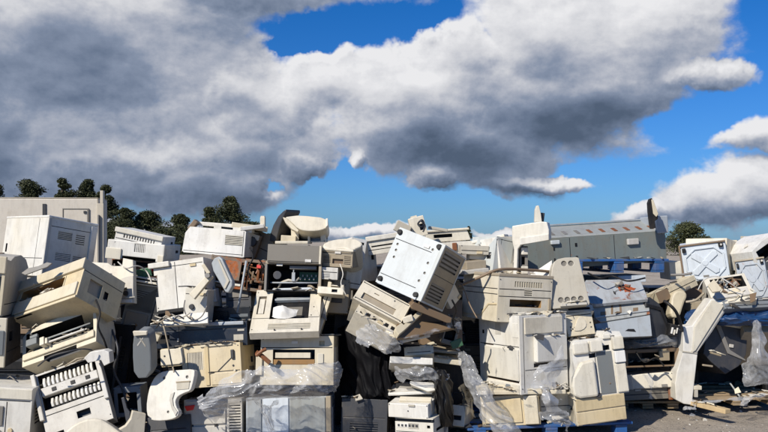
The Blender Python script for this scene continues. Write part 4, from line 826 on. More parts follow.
def pallet(label, TL, TR, d, H=.13, mat=BL, group=None, n=5, name='pallet'):
    tl, tr = P(*TL), P(*TR); X = (tr-tl); w = X.length; X.normalize(); X.z = 0 if abs(X.z) < .02 else X.z; Z = Vector((0,0,1)); Z = (Z-X*Z.dot(X)).normalized(); Yv = Z.cross(X)
    M = Matrix((X, Yv, Z)).transposed().to_4x4(); M.translation = tl+X*w/2+Yv*d/2-Z*H
    r = root(name, label, 'pallet', M, group)
    for i in range(n):
        y = -d/2+.002+(d-.104)*i/(n-1)
        part(r, 'deck_board', Geo().box(-w/2, w/2, y, y+.1, H-.02, H), mat, .003)
    for x in (-w/2+.05, -.05, w/2-.15):
        part(r, 'stringer', Geo().box(x, x+.1, -d/2, d/2, H-.042, H-.022), mat, .003)
        for y in (-d/2, -.05, d/2-.1): part(r, 'block', Geo().box(x, x+.1, y, y+.1, .022, H-.044), mat, .004)
        part(r, 'bottom_board', Geo().box(x, x+.1, -d/2, d/2, 0, .02), mat, .003)
    return r
pallet('blue wooden pallet on the ground under the white copier tower and the moulded copier', (468,428.5,6.38), (633,424.5,6.62), 1.0, .13, BP)
# films over it
film('plastic_sheet', 'long crumpled film trailing from the white copier tower down to the blue pallet', [
  [(458,352,6.45),(466,350,6.4),(474,356,6.35)],[(461,368,6.4),(470,368,6.32),(480,374,6.3)],[(466,384,6.35),(476,384,6.25),(490,388,6.28)],[(472,400,6.3),(485,400,6.18),(500,404,6.25)],[(480,416,6.28),(496,416,6.15),(513,416,6.22)],[(492,436,6.25),(508,436,6.12),(524,436,6.2)]], 50, 130, .035, FM, .2, 5)
film('plastic_sheet', 'thin dirty film loop hanging left of the trailing film above the pallet corner', [
  [(458,388,6.5),(464,378,6.4),(468,382,6.4)],[(462,404,6.5),(470,396,6.4),(474,400,6.4)],[(462,420,6.5),(470,420,6.4),(478,424,6.4)]], 30, 50, .025, FD, .3, 6)
film('plastic_sheet', 'clear film stretched down the right face of the white copier tower', [
  [(556,348,6.5),(561,342,6.5),(566,340,6.5)],[(540,366,6.35),(552,364,6.35),(566,362,6.4)],[(526,382,6.3),(546,382,6.28),(566,384,6.35)],[(524,396,6.3),(548,398,6.25),(568,402,6.3)],[(536,410,6.3),(554,414,6.25),(572,414,6.3)],[(546,430,6.3),(560,432,6.25),(572,432,6.28)]], 70, 120, .035, FM, .35, 7)
film('plastic_sheet', 'brown stained film bunched between the slotted base and the moulded copier', [
  [(508,388,6.38),(520,389,6.3),(535,390,6.28),(550,392,6.28)],[(505,394,6.36),(520,394,6.3),(535,395,6.26),(552,398,6.26)]], 60, 12, .025, FD, .3, 8)
# --- low middle: black sheet standing in for a shaded void, and printers
film('black_plastic', 'large black sheet hung in folds for the shaded void left of the stacked slabs', [
  [(336,330,6.9),(352,326,6.8),(366,330,6.75),(378,338,6.7),(386,350,6.7)],[(338,352,6.85),(354,350,6.7),(370,350,6.6),(382,358,6.55),(390,366,6.55)],[(340,376,6.8),(356,374,6.65),(372,374,6.55),(384,378,6.5),(391,384,6.5)],
  [(342,398,6.75),(358,398,6.6),(372,398,6.55),(384,398,6.5),(390,402,6.5)]], 70, 80, .04, FB, .0, 9, 'black plastic', freq=.55, folds='v').data.materials[0] = FV
film('plastic_sheet', 'clear film veil over the top of the black shade sheet', [
  [(358,318,6.4),(372,322,6.3),(388,330,6.25),(402,336,6.25)],[(356,330,6.35),(372,334,6.25),(388,342,6.2),(404,346,6.2)],[(352,346,6.35),(368,350,6.25),(386,356,6.2),(402,358,6.25)]], 70, 50, .035, FM, .4, 10)
film('plastic_sheet', 'narrow clear film band running right across the open brown tray', [
  [(384,340,6.1),(402,336,6.05),(424,330,6.08),(442,327,6.15),(460,324,6.3)],[(386,346,6.1),(404,342,6.05),(424,338,6.08),(444,333,6.15),(462,331,6.3)]], 80, 16, .03, FM, .3, 11)
machine('equipment_box', 'black box in deep shade at the bottom under the black shade sheet', 'casing', (342,398,6.55), (388,400,6.5), (342,445,6.5), .4, DG, [('seam','F',.05,.6,.95,.6),('vent','F',.2,.2,.8,.5,6)])
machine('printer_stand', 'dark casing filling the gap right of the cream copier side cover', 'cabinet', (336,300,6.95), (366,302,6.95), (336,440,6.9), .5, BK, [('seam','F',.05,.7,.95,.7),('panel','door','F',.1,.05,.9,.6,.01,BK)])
slab('flat_unit', 'long thin white slab, upper one of the stacked slabs right of the black shade sheet', 'slab', (390,356,6.3), (433,358,6.3), (390,363,6.28), .35, W)
machine('printer_cover', 'cream wedge-shaped lid resting on the long thin white slab', 'lid', (404,347,6.45), (433,345,6.45), (398,356,6.4), .3, C, [('seam','F',.1,.3,.9,.3)])
slab('flat_unit', 'pale slab reaching right toward the white copier tower, above the black bag', 'slab', (432,357,6.5), (462,361,6.5), (432,362,6.5), .35, C)
slab('flat_unit', 'narrow cream slab under the dirty film beside the white copier tower', 'slab', (430,349,6.6), (462,352,6.6), (430,352,6.6), .35, TN)
film('plastic_sheet', 'clear film sagging between the two pale slabs', [
  [(392,364,6.35),(405,364,6.25),(420,366,6.22),(436,370,6.25),(452,372,6.3)],[(392,372,6.35),(405,374,6.22),(420,376,6.2),(436,378,6.22),(452,380,6.3)],[(394,382,6.4),(406,384,6.3),(420,384,6.25),(434,384,6.25),(448,386,6.3)]], 90, 40, .035, FM, .4, 12)
machine('printer_part', 'small pale wedge on a black box in the middle of the stacked slabs', 'plastic part', (410,381,6.28), (440,383,6.25), (416,391,6.25), .25, W, [], front=[(0,.7),(.1,.55),(.62,0),(1,.3),(1,1),(.0,1)])
machine('equipment_box', 'black box between the pale wedge and the lower white slab', 'casing', (396,383,6.5), (440,384,6.5), (396,404,6.45), .35, BK, [('seam','F',.05,.5,.95,.5)])
film('black_plastic', 'black bin liner hanging right of the stacked slabs above the buttoned printer', [
  [(424,368,6.36),(432,366,6.28),(440,368,6.28),(449,370,6.36)],[(430,380,6.38),(436,380,6.24),(443,380,6.24),(451,382,6.36)],[(434,392,6.35),(439,390,6.2),(445,393,6.22),(452,394,6.35)],[(435,408,6.35),(440,408,6.22),(446,410,6.22),(452,410,6.35)],[(438,424,6.35),(442,425,6.25),(447,426,6.25),(452,428,6.35)]], 50, 70, .05, FB, .0, 13, 'black plastic')
slab('loose_cover', 'crooked cream lid lying on the lower white slab', 'lid', (400,396,6.25), (432,397,6.2), (402,400,6.2), .25, C)
machine('flatbed_scanner', 'lower white slab on top of the buttoned printer at the bottom centre', 'scanner', (388,403,6.2), (428,405,6.1), (390,417,6.2), .32, W, [('knob','screw','F',.5,.5,.006,.004,DG)])
machine('laser_printer', 'white printer with a row of small buttons at the bottom centre', 'printer', (395,417,6.2), (433,419,6.08), (395,445,6.2), .35, W,
  [('cut','F',-.01,.86,1.0,.97,.03,DG),('keys','F',.05,.66,.62,.80,6,1,W),('cut','F',.84,.66,.92,.76,.02,BK),('panel','label','F',.35,.62,.62,.82,.003,G),('cut','R',.2,.5,.7,.6,.05,DG),('seam','F',.02,.5,.98,.5)])
machine('printer_part', 'grey slotted casing right of the buttoned printer, under the bin liner', 'casing', (432,414,6.3), (450,420,6.3), (432,445,6.3), .3, GM, [('cut','F',.1,.5,.8,.65,.04,BK)])
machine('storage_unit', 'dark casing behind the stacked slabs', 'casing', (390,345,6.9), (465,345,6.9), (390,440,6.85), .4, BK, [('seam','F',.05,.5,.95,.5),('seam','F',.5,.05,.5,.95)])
# --- right of the tower
plate('moulded_cover', 'tall light grey panel with a rounded corner and rows of round holes', 'panel', [(551,306),(550,290),(552,268),(554,262),(558,259),(565,257.5),(577,257),(579,258),(590,303),(589,305),(553,309)], ((550,257,6.8),(590,257,6.8),(550,309,6.7)), .12, G,
  holes=[(564,263.5,.022),(571,263.3,.022),(561,300,.022),(567.5,299.6,.022),(574,299.1,.022),(581,298.6,.022)], feats=[('foot_ledge', [(560,304.5),(586,302.5),(586.5,305),(560,307)], 0, .03, G)], bev=.012)
plate('white_wedge', 'white triangular sheet leaning left of the panel with round holes', 'sheet', [(528,276),(552,260),(552,276)], ((528,260,7.0),(552,260,6.95),(528,276,6.95)), .03, W)
machine('desktop_printer', 'small cream printer on its side with oval speaker dots, above the moulded copier', 'printer', (564,314,6.75), (591,311,6.8), (566,337,6.7), .4, C,
  [('poly','oval_plate','F',chaikin([(.25,.2),(.55,.2),(.75,.4),(.7,.7),(.5,.85),(.25,.3)],1),.001,.008,C),('dots','F',[(.15,.25),(.22,.3),(.3,.35),(.15,.4),(.9,.3),(.9,.5)],.007),('seam','F',.03,.88,.97,.88)])
machine('loose_cover', 'flat grey-cream lid lying above the small dotted cream printer', 'lid', (556,306,6.8), (592,304,6.85), (556,313,6.75), .4, G, [('cut','F',.3,.3,.9,.6,.03,DG)])
# L shaped arm against the sky
plate('printer_boom', 'pale L shaped printer head jutting against the sky on a thin post', 'machine head', [(512,226),(530,223),(541,221.5),(547,222),(549,230),(549,240),(533,242),(521,245),(518,249),(517,275),(513,275),(514,250),(512,240)], ((512,221,7.0),(549,221,6.9),(512,275,7.0)), .18, W, 0, bev=.008,
  feats=[('lower_shell', [(520,238),(549,234),(549,240),(520,245)], 0, .02, W)])
plate('spike_piece', 'slim pale spike standing on the L shaped head', 'spike', [(535,222),(535.5,210),(537,205.5),(539,205.5),(541,214),(542,222)], ((534,205,7.05),(542,205,7.05),(534,222,7.05)), .06, W, 0)
machine('hinge_block', 'small dark block beside the pale spike', 'block', (541,212.5,7.1), (545,213,7.1), (541,222,7.1), .05, DG)
machine('bracket_post', 'grey notched metal post under the L shaped head', 'post', (520,246,7.05), (528,246,7.05), (520,277,7.05), .12, GM, [('panel','notch_plate','F',.1,.72,.95,.95,.03,W),('panel','notch_plate','F',.1,.1,.95,.35,.03,W),('cut','F',.2,.4,.6,.65,.05,BK)])
# long metal chute
r = machine('metal_chute', 'long grey-green metal chute with rusty squares along its top, on a blue pallet', 'chute', (527,240,7.5), (665,231,7.8), (529,271,7.5), .55, TG,
  [('seam','F',.30,.03,.30,.97),('panel','slot','F',.335,.25,.35,.38,.004,BK),('panel','slot','F',.335,.68,.35,.80,.004,BK),('panel','slot','F',.18,.25,.19,.35,.004,BK),('panel','slot','F',.18,.60,.19,.70,.004,BK),('panel','label_plate','F',.71,.62,.79,.82,.03,G),('panel','label_plate','F',.16,.80,.22,.93,.03,WB),('seam','F',.62,.03,.62,.97)], bev=.006)
w_, h_, d_ = r['size']
sl = Geo().prism((Vector((-w_*.36,-d_/2,h_+.002)), Vector((0,1,0)), Vector((0,0,1)), Vector((1,0,0))), [(0,0),(.40,0),(.40,.10),(.30,.115),(.01,.012)], 0, w_*.86)
tr_ = part(r, 'top_rail', sl, SV, .003)
ang = math.atan2(.103, .29); cs, sn = math.cos(ang), math.sin(ang)
fr_ = (Vector((-w_*.36,-d_/2+.01,h_+.014)), Vector((1,0,0)), Vector((0,cs,sn)), Vector((0,-sn,cs)))
for i in range(9):
    x = w_*(.05+i*.091); part(tr_, 'rust_square' if i > 2 else 'cleat', Geo().fbox(fr_, x, x+.035, .04, .13, .001, .006), OR if i > 2 else GM, .001)
part(r, 'top_flange', Geo().box(-w_*.36, w_*.5, -d_/2+.28, -d_/2+.33, h_+.119, h_+.135), SV, .003)
part(r, 'end_cap', Geo().box(w_*.5-.09, w_*.5+.03, -d_/2-.02, -d_/2+.3, h_-.02, h_+.15), SV, .01)
plate('machine_lever', 'black and white lever standing at the right end of the chute against the sky', 'lever', [(650,224),(648.5,212),(648,203),(649.5,199),(652,198),(658,214),(658,219),(655,221),(656,228),(651,229)], ((648,198,7.6),(658,198,7.6),(648,228,7.6)), .04, BK, 0, feats=[('pale_face', [(651,199.5),(653,200),(658,214),(656,217),(653,214)], .001, .012, C)])
pallet('blue wooden pallet under the long metal chute', (568,259.5,7.45), (669,257,7.7), .9, .13, BP)
machine('office_printer', 'white box end squeezed under the blue pallet below the chute', 'box', (618,276,7.7), (646,275,7.75), (618,283,7.7), .4, WB)
machine('storage_unit', 'dark casing under the left half of the upper blue pallet', 'casing', (560,276,7.9), (620,276,7.9), (560,300,7.9), .4, DG)
# rusty silver panels
def pan(label, pts, pl, mat, th=.02, feats=(), group='rusty silver panels under the chute'):
    return plate('sheet_metal', label, 'metal panel', pts, pl, th, mat, 0, group, feats, bev=.002)
pan('silver metal panel with a bright orange rust patch, topmost of the rusty panels', [(583,285),(586,280),(640,279),(648,299),(596,304),(590,303)], ((583,278,7.55),(648,278,7.55),(583,304,7.1)), SR, .03,
    [('rust_patch', [(617,286),(619,284.5),(620.5,286),(621,284.5),(623,286),(625,284.4),(629,285),(631,284.8),(630,286.5),(633,288),(636,288.5),(634,290.5),(631,290),(630,292.5),(627,291.5),(625,292.5),(624,289.8),(622,290.5),(620.5,291.5),(619,290.5),(618,288)], .0005, .003, plastic('bright_rust', (.36,.075,.02), yellow=0, dirt=.9, rust=.55, rough=.9, rustcol=(.3,.06,.015))), ('tear', [(613,291),(615,292),(616,295),(614,294)], .0005, .003, BK)])
pan('silver metal panel with two square rusty cut-outs, middle of the rusty panels', [(593,305),(648,299),(650,314),(600,322),(595,318)], ((593,299,7.2),(650,299,7.25),(593,322,7.05)), SR, .03,
    [('cut_out', [(600.5,312),(606,311.5),(606,316),(600.5,316.5)], .0005, .003, BR), ('cut_out', [(633,308),(638,307.5),(638,312),(633,312.5)], .0005, .003, BR), ('rib', [(595,317),(649,310),(649,311.5),(595,318.7)], 0, .012, SV), ('dirt_strip', [(611,305),(613,305),(613,315),(611,315)], .0005, .002, BR), ('dirt_strip', [(619,304),(621,304),(622,314),(620,314)], .0005, .002, BR)])
pan('plain pale blue metal panel with a black notch, lowest of the rusty panels', [(595,324),(650,315),(652,336),(600,338)], ((595,315,7.1),(652,315,7.15),(595,338,7.0)), SV, .03, [('notch', [(625,331),(628,329),(634,329),(636,332)], .0005, .003, BK)])
machine('storage_unit', 'grey casing supporting the rusty silver panels', 'casing', (590,292,7.75), (648,292,7.75), (590,350,7.7), .5, GM)
machine('machine_hood', 'angular charcoal hood right of the rusty silver panels', 'hood', (646,300,7.2), (672,307,7.35), (648,336,7.15), .45, DG, [('poly','face_rib','F',[(0,.9),(.6,.9),(1,.2),(1,.1),(.55,.8),(0,.8)],.001,.012,BK)], front=[(0,0),(.95,0),(1,.25),(.75,.75),(.5,1.0),(.15,1.12),(0,1.05)])
machine('gear_unit', 'black and white slotted gear unit under the charcoal hood', 'machine part', (671,324,7.2), (680,326,7.2), (671,336,7.2), .15, BK, [('panel','white_tab','F',.15,.2,.35,.75,.01,W),('panel','white_tab','F',.45,.15,.62,.6,.01,W),('panel','white_tab','F',.7,.3,.85,.8,.01,W)])
wire('hose', 'black hose arching over the charcoal hood', [(664,301,7.1),(670,305,7.05),(676,312,7.05),(680,322,7.1),(682,332,7.1)], .014, BK, cat='hose')
machine('wrapped_stack', 'dark machine shell under the grey film, left of the white bent post', 'casing', (622,350,7.3), (680,348,7.3), (622,368,7.3), .5, BR, [('cut','F',.1,.1,.9,.8,.3,BK),('panel','hanging_flap','F',.62,.35,.8,.9,.03,TN),('panel','lever','F',.30,.4,.45,.5,.03,TN)])
film('plastic_sheet', 'grey film stretched tight over the shell below the rusty panels', [
  [(618,334,7.4),(634,333,7.3),(652,333,7.25),(666,334,7.25),(678,335,7.4)],[(618,342,7.35),(634,341,7.22),(652,341,7.2),(668,341,7.22),(679,342,7.38)],[(618,350,7.35),(634,349,7.24),(652,347,7.22),(668,347,7.25),(678,349,7.38)]], 100, 36, .02, film_mat('grey_film', (.30,.31,.32), .55, .2), .08, 14)
machine('flatbed_scanner', 'plain white box under the dark shell, left of the white bent post', 'box', (624,375,7.4), (673,372,7.3), (624,390,7.4), .4, W, [('panel','painted_shade_end','F',-.005,.0,.16,1.0,.01,G)], bev=.012)  # grey panel colours in the shade on the box's left end
film('plastic_sheet', 'small strip of clear film hanging over the plain white box', [[(640,374,7.25),(650,373,7.2)],[(646,386,7.22),(652,385,7.2)],[(646,398,7.2),(652,400,7.2)]], 14, 40, .02, FM, .3, 15)
machine('roller_bundle', 'grey wrapped rolls lying under the plain white box', 'rolls', (622,390,7.4), (675,387,7.35), (622,401,7.4), .4, GM, [('panel','rust_end','F',.86,-.1,.98,1.5,.02,RU),('seam','F',.02,.5,.98,.5)], bev=.015)
pallet('weathered wooden pallet on the dirt left of the white bent post', (612,401.5,7.5), (684,401,7.45), .9, .07, WD)
# white bent post
r = plate('bent_post', 'tall white bent post leaning to the right, foot on the dirt', 'post', [(676,400),(675,384),(677,372),(683,352),(684,327),(692,326),(696,320),(711,299.5),(714,299),(726,305),(727,309),(712,332),(698,352),(697,360),(692,405),(684,404)], ((675,299,7.2),(727,299,7.2),(675,405,7.2)), .16, W, 0, bev=.007,
  feats=[('fold_edge', [(690,352),(697,352),(726,308),(724,306.5)], 0, .006, G), ('collar', [(682,350.5),(697,352.5),(697,354),(682,352)], 0, .008, G), ('upper_arm', [(692,352),(694,327),(711,300.5),(713,300),(723,305.5),(695,350)], 0.0, .02, W)])
plate('curved_cover', 'cream rounded cover standing behind the bent post, right of the charcoal hood', 'cover', [(670,318),(671,300),(673,293),(678,290),(685,291),(688,295),(684,304),(680,318)], ((670,290,7.6),(688,290,7.6),(670,318,7.55)), .14, C, 1, bev=.02)
machine('square_duct', 'cream boxy beam lying slanted behind the charcoal hood, brown end toward the left', 'beam', (656,293,7.6), (694,275,7.75), (661,303,7.6), .16, C, [('panel','end_face','F',-.01,.0,.28,1.02,.008,BR),('seam','F',.3,.5,.98,.5)])
machine('storage_unit', 'brown casing under the slanted cream beam', 'casing', (678,284,7.95), (702,284,7.95), (678,312,7.9), .4, BR)
wire('wooden_rod', 'thin tan rod poking out below the white scrap tray', [(686,302,7.5),(696,300,7.45),(704,293,7.4)], .012, TN, cat='rod')
# cross-embossed panels
def xpanel(label, TL, TR, BL, d, mat, rim, boxlab):
    r = machine('appliance_shell', label, 'appliance', TL, TR, BL, d, mat, [('panel','edge_strip','F',-.02,0,.02,1.0,.015,rim),('panel','edge_strip','F',.0,.96,1.0,1.01,.014,rim),('panel','foot','F',.05,.80,.13,.92,.03,BK),('panel','foot','F',.84,.84,.94,.97,.03,BK),
      ('knob','foot_screw','F',.90,.90,.012,.045,G)], group='appliance bases with embossed crosses', bev=.008)
    w, h, dd = r['size']; fr = frames(w, h, dd)['F']; q = Geo()
    # raised octagonal field with a pressed cross
    oc = [(.10,.30),(.30,.06),(.72,.06),(.92,.28),(.92,.66),(.74,.86),(.32,.86),(.10,.66)]
    for i in range(8):
        a, b = oc[i], oc[(i+1) % 8]; A_ = Vector((a[0]*w, a[1]*h)); B_ = Vector((b[0]*w, b[1]*h)); n_ = (B_-A_).normalized(); pr = Vector((-n_.y, n_.x))*.009
        q.prism((fr[0], Vector((1,0,0)), Vector((0,0,1)), fr[3]), [tuple(A_-pr), tuple(B_-pr), tuple(B_+pr), tuple(A_+pr)], .001, .012)
    part(r, 'raised_rim', q, mat, .004)
    c = Vector((.51*w, .47*h)); q = Geo(); arm = [Vector((.27*w,.71*h)), Vector((.75*w,.71*h)), Vector((.75*w,.22*h)), Vector((.27*w,.22*h))]; pl = []
    for k in range(4):
        e = arm[(k+1) % 4] if False else arm[k]; n_ = (e-c).normalized(); pr = Vector((-n_.y, n_.x))*.020
        pl += [tuple(e+pr*1.6), tuple(e+n_*.02), tuple(e-pr*1.6)] if True else []
        nx_ = (arm[(k+1) % 4]-c).normalized(); mid = (n_+nx_).normalized()*.040
        pl += [tuple(c+mid)]
    q.prism((fr[0], Vector((1,0,0)), Vector((0,0,1)), fr[3]), pl, -.001, .012)
    q.cyl(fr[0]+Vector((c.x, -.001, c.y)), (0,-1,0), .03, .016)
    part(r, 'pressed_cross', q, mat, .005)
    return r
xpanel('white embossed-cross appliance base with a rusty edge, upright beyond the scrap tray', (679,246,7.9), (725,240,7.75), (683,283,7.9), .5, WB, BR, '')
xpanel('bluish appliance base with an embossed cross, leaning at the right edge of the heap', (734,261,7.7), (764,257,7.6), (744,300,7.6), .45, SV, TN, '')
machine('copier', 'striped cream casing just right of the white base with the embossed cross', 'casing', (727,238,7.85), (737,242,8.1), (728,284,7.85), .4, C, [('seam','F',.5,.03,.5,.97)])
machine('copier', 'plain pale box behind the striped cream casing', 'box', (737,240,8.3), (752,247,8.5), (737,290,8.3), .4, C, [('seam','F',.3,.03,.3,.97)])
machine('desktop_printer', 'small white framed box on the crest near the right edge', 'box', (744,243,8.4), (757,242,8.4), (744,262,8.4), .4, W, [('cut','F',.25,.1,.85,.85,.04,G)])
machine('machine_hood', 'white hooded box with a dark opening in the upper right of the heap', 'hood', (748,252,7.6), (776,232,7.7), (755,270,7.6), .45, W, [('cut','F',.2,.02,.95,.75,.25,DG)], front=[(0,0),(1,0),(1,1),(.5,1.05),(.1,.9)])
machine('copier', 'cream box leaning behind the hooded box at the picture edge', 'box', (762,236,8.2), (790,236,8.2), (762,270,8.2), .5, C)
machine('side_cover', 'white plate end left of the white embossed base', 'cover', (669,262,8.0), (681,261,8.0), (669,280,8.0), .3, W)
r = machine('scrap_tray', 'white open tray full of scrap wires and a loose flap, below the white embossed base', 'tray', (703,279,7.45), (744,273,7.4), (708,306,7.2), .40, W,
  [('cut','F',.14,.52,.92,.93,.2,DG),('seam','F',.03,.16,.97,.16),('panel','lower_panel','F',.1,.18,.9,.44,.012,G)], bev=.01)
w_, h_, d_ = r['size']; q = Geo()
rd = random.Random(4)
for i in range(16):
    x = w_*(-.3+.65*rd.random()); q.tube([(x,-d_/2+.02,h_*(.55+.3*rd.random())),(x+.05*rd.uniform(-1,1),-d_/2-.01,h_*(.6+.3*rd.random())),(x+.12*rd.uniform(-1,1),-d_/2+.03,h_*(.55+.35*rd.random()))], rd.uniform(.006,.014), rd.choice([0,1,2,3]), 5)
part(r, 'wire_scraps', q, [BR, GB, G, OR], 0)
plate('loose_flap', 'pale square flap hanging over the left side of the scrap tray', 'flap', [(708,285),(714,279),(722,289),(720,291),(713,292)], ((706,278,7.2),(722,278,7.2),(706,292,7.1)), .02, C)
wire('grey_bar', 'thin grey bar lying along the left top of the scrap tray', [(671,275,7.6),(684,274.5,7.5),(692,273,7.45)], .012, GM, cat='bar')
machine('steel_girder', 'long blue-grey metal beam running out of the picture at the right', 'beam', (722,300,7.2), (790,297,7.25), (722,309,7.15), .35, GB, [('seam','F',.02,.3,.98,.3),('seam','F',.02,.75,.98,.75)])
machine('printer_stand', 'tan casing under the scrap tray', 'casing', (690,302,7.7), (722,300,7.7), (690,330,7.7), .5, TN)
film('blue_tarp', 'crumpled blue tarpaulin under the long blue-grey beam', [
  [(684,312,7.6),(700,308,7.5),(718,311,7.35),(738,310,7.3),(756,310,7.3),(785,308,7.3)],[(684,322,7.5),(700,320,7.4),(718,318,7.25),(738,318,7.2),(756,318,7.2),(785,318,7.2)],[(684,330,7.55),(700,328,7.45),(718,326,7.3),(738,325,7.25),(756,326,7.25),(785,326,7.25)]], 110, 30, .04, plastic('blue_sheet', (.008,.04,.12), yellow=0, dirt=.2, rough=.35, bump=.6), .0, 16, 'tarpaulin')
machine('flat_unit', 'grey slab edge under the blue tarpaulin at the right edge', 'slab', (742,326,7.35), (790,326,7.35), (742,332,7.3), .5, TN)
machine('machine_hood', 'angular black hopper hanging behind the white bent post', 'hopper', (706,322,7.35), (748,328,7.4), (710,372,7.3), .45, DG, [('panel','white_clip','F',.58,.55,.68,.62,.012,G),('panel','tan_splinter','F',-.02,.10,.22,.14,.02,TN),('poly','cheek','F',[(.2,1),(.32,1),(.60,.5),(.98,.35),(.98,.32),(.55,.42)],.001,.012,GM)], front=[(0,.35),(.2,.2),(.55,0),(.85,.2),(1,.45),(1,.95),(.2,1.0),(.05,.9)])
machine('printer_stand', 'black hollow casing on the weathered pallet behind the bent post', 'cabinet', (694,360,7.75), (768,360,7.75), (694,402,7.7), .6, BK, [('cut','F',.05,.1,.95,.9,.4,BK)])
machine('plastic_strip', 'short pale step piece at the right of the bent post foot', 'plastic part', (694,386,7.2), (702,386,7.2), (694,390,7.2), .12, C, [('panel','foot','F',.1,-1.8,.5,0,.0,G,-.04)])
wire('metal_rod', 'thin shiny rod leaning inside the black hollow casing', [(730,383,7.4),(740,397,7.3)], .008, SV, cat='rod')
film('plastic_sheet', 'pointed sheet of clear film hanging at the right picture edge', [
  [(750,324,7.1),(753,321,7.1),(758,324,7.1)],[(750,340,7.1),(757,336,7.0),(766,342,7.05)],[(746,358,7.1),(757,356,7.0),(770,360,7.0)],[(742,372,7.1),(757,374,7.0),(774,374,7.0)],[(740,386,7.1),(757,387,7.0),(778,386,7.0)]], 80, 110, .035, FM, .10, 17)
pallet('weathered grey pallet with film scraps on the dirt at the right', (692,398.5,7.35), (785,397,7.4), .9, .07, WD)
film('plastic_sheet', 'long scrap of film lying along the front edge of the grey pallet', [
  [(690,399,7.2),(710,399,7.18),(730,397,7.2),(748,395,7.2),(766,393,7.2)],[(690,403,7.12),(710,403,7.1),(730,402,7.1),(748,401,7.12),(766,398,7.15)]], 100, 14, .018, FM, .3, 18)
g = Geo(); a, b = P(690,402,7.25), P(728,411.5,6.9); c = (a+b)/2; X = (b-a).normalized(); Yv = Vector((0,0,1)).cross(X).normalized(); Zv = X.cross(Yv); L = (b-a).length/2
g.fbox((-Yv*.0, X, Yv, Zv), -L, L, -.035, .035, -.02, .02)
loose('wood_plank', 'pale wooden plank end lying on the dirt in front of the grey pallet', 'plank', g, WL, c)
film('plastic_sheet', 'small crumpled film scraps on the dirt below the bent post', [
  [(684,404,7.1),(692,404,7.1),(698,405,7.1)],[(682,410,7.0),(690,411,6.95),(700,411,7.0)],[(680,416,6.95),(690,417,6.9),(702,415,6.95)]], 40, 30, .02, FM, .6, 19)
film('plastic_sheet', 'clump of clear film near the ground at the right picture edge', [
  [(742,398,7.1),(750,394,7.05),(762,391,7.05)],[(740,404,7.05),(748,402,7.0),(756,398,7.0)],[(736,409,7.0),(742,408,6.95),(750,406,6.98)]], 40, 26, .02, FM, .5, 20)

# --- loose cables and scraps
wire('signal_cable', 'black cable drooping from the yellowed tipped printer over the gutted printer', [(96,300,6.4),(100,312,6.3),(98,326,6.25),(104,340,6.3),(108,352,6.4)], .008, BK)
wire('signal_cable', 'black cable looping down the dark gap beside the finned chassis', [(112,330,6.6),(118,350,6.5),(114,370,6.5),(122,388,6.5),(127,402,6.45)], .010, DG)
wire('signal_cable', 'black ribbed cable curling out of the dark gap beside the scratched slate cover', [(150,350,6.5),(156,358,6.45),(153,368,6.4),(160,372,6.4)], .010, DG)
wire('signal_cable', 'thin black cable arching over the front of the finned chassis', [(38,366,6.1),(50,357,6.05),(66,352,6.05),(82,349,6.1),(92,350,6.15)], .006, DG)
wire('signal_cable', 'grey cable trailing off the white feeder past the white side panel', [(118,262,7.1),(126,268,6.8),(138,266,6.85),(147,272,6.9),(152,284,6.8)], .006, G)
wire('signal_cable', 'black cable hanging off the toner cylinder over the rusty rack', [(250,248,6.9),(253,258,6.75),(248,268,6.7),(251,280,6.7)], .007, BK)
wire('signal_cable', 'thin white cord dangling below the brownish beige printer', [(340,264,6.65),(343,274,6.6),(341,284,6.5),(346,295,6.5)], .004, W)
wire('signal_cable', 'black cable caught between the tipped white case and the big cream printer', [(452,300,6.3),(456,310,6.35),(453,322,6.4),(458,334,6.4)], .008, BK)
wire('signal_cable', 'black cable snaking under the chute over the rusty panels', [(588,273,7.4),(600,278,7.25),(612,276,7.3),(628,281,7.2),(645,278,7.3)], .008, BK)
wire('signal_cable', 'black cable hanging in front of the dark shell below the grey film', [(636,352,7.2),(644,362,7.15),(656,358,7.15),(664,366,7.15)], .007, BK)
wire('signal_cable', 'thin pale cable lying over the scrap tray and the embossed base', [(698,290,7.3),(704,280,7.3),(716,276,7.3),(728,282,7.15),(740,290,7.15)], .005, G)
machine('desktop_printer', 'pale printer end squeezed between the bin liner and the film-wrapped copier tower', 'printer', (447,404,6.5), (466,406,6.45), (447,425,6.45), .35, W, [('cut','F',.1,.3,.8,.5,.06,DG)])
slab('flat_unit', 'thin white tray edge jutting out over the lower white slab', 'slab', (388,393,6.35), (432,391,6.3), (389,396,6.35), .3, W)
slab('flat_unit', 'thin grey tray edge just under the pale wedge', 'slab', (398,388,6.4), (442,392,6.35), (398,391,6.4), .3, G)
slab('plastic_strip', 'cream splinter sticking out under the toothed paper feed', 'plastic part', (386,330,6.2), (398,335,6.15), (385,334,6.2), .1, C)
slab('plastic_strip', 'white strip wedged under the open brown tray', 'plastic part', (402,340,6.3), (430,334,6.35), (403,343,6.3), .1, W)
slab('circuit_card', 'green circuit card stuck in the gap above the slate casing', 'circuit board', (136,270,7.0), (150,267,7.0), (137,279,7.0), .02, MATS['green_board'])
slab('circuit_card', 'green circuit card in the shade below the grey machine parts', 'circuit board', (450,342,6.5), (461,338,6.5), (451,350,6.5), .02, MATS['green_board'])
slab('plastic_strip', 'white strip lying on the crest between the ledge and the cream block', 'plastic part', (429,226,7.3), (448,229,7.3), (429,229,7.3), .1, G)
slab('plastic_strip', 'tan strip hanging below the black hopper', 'plastic part', (712,352,7.1), (722,355,7.1), (712,354,7.1), .05, TN)
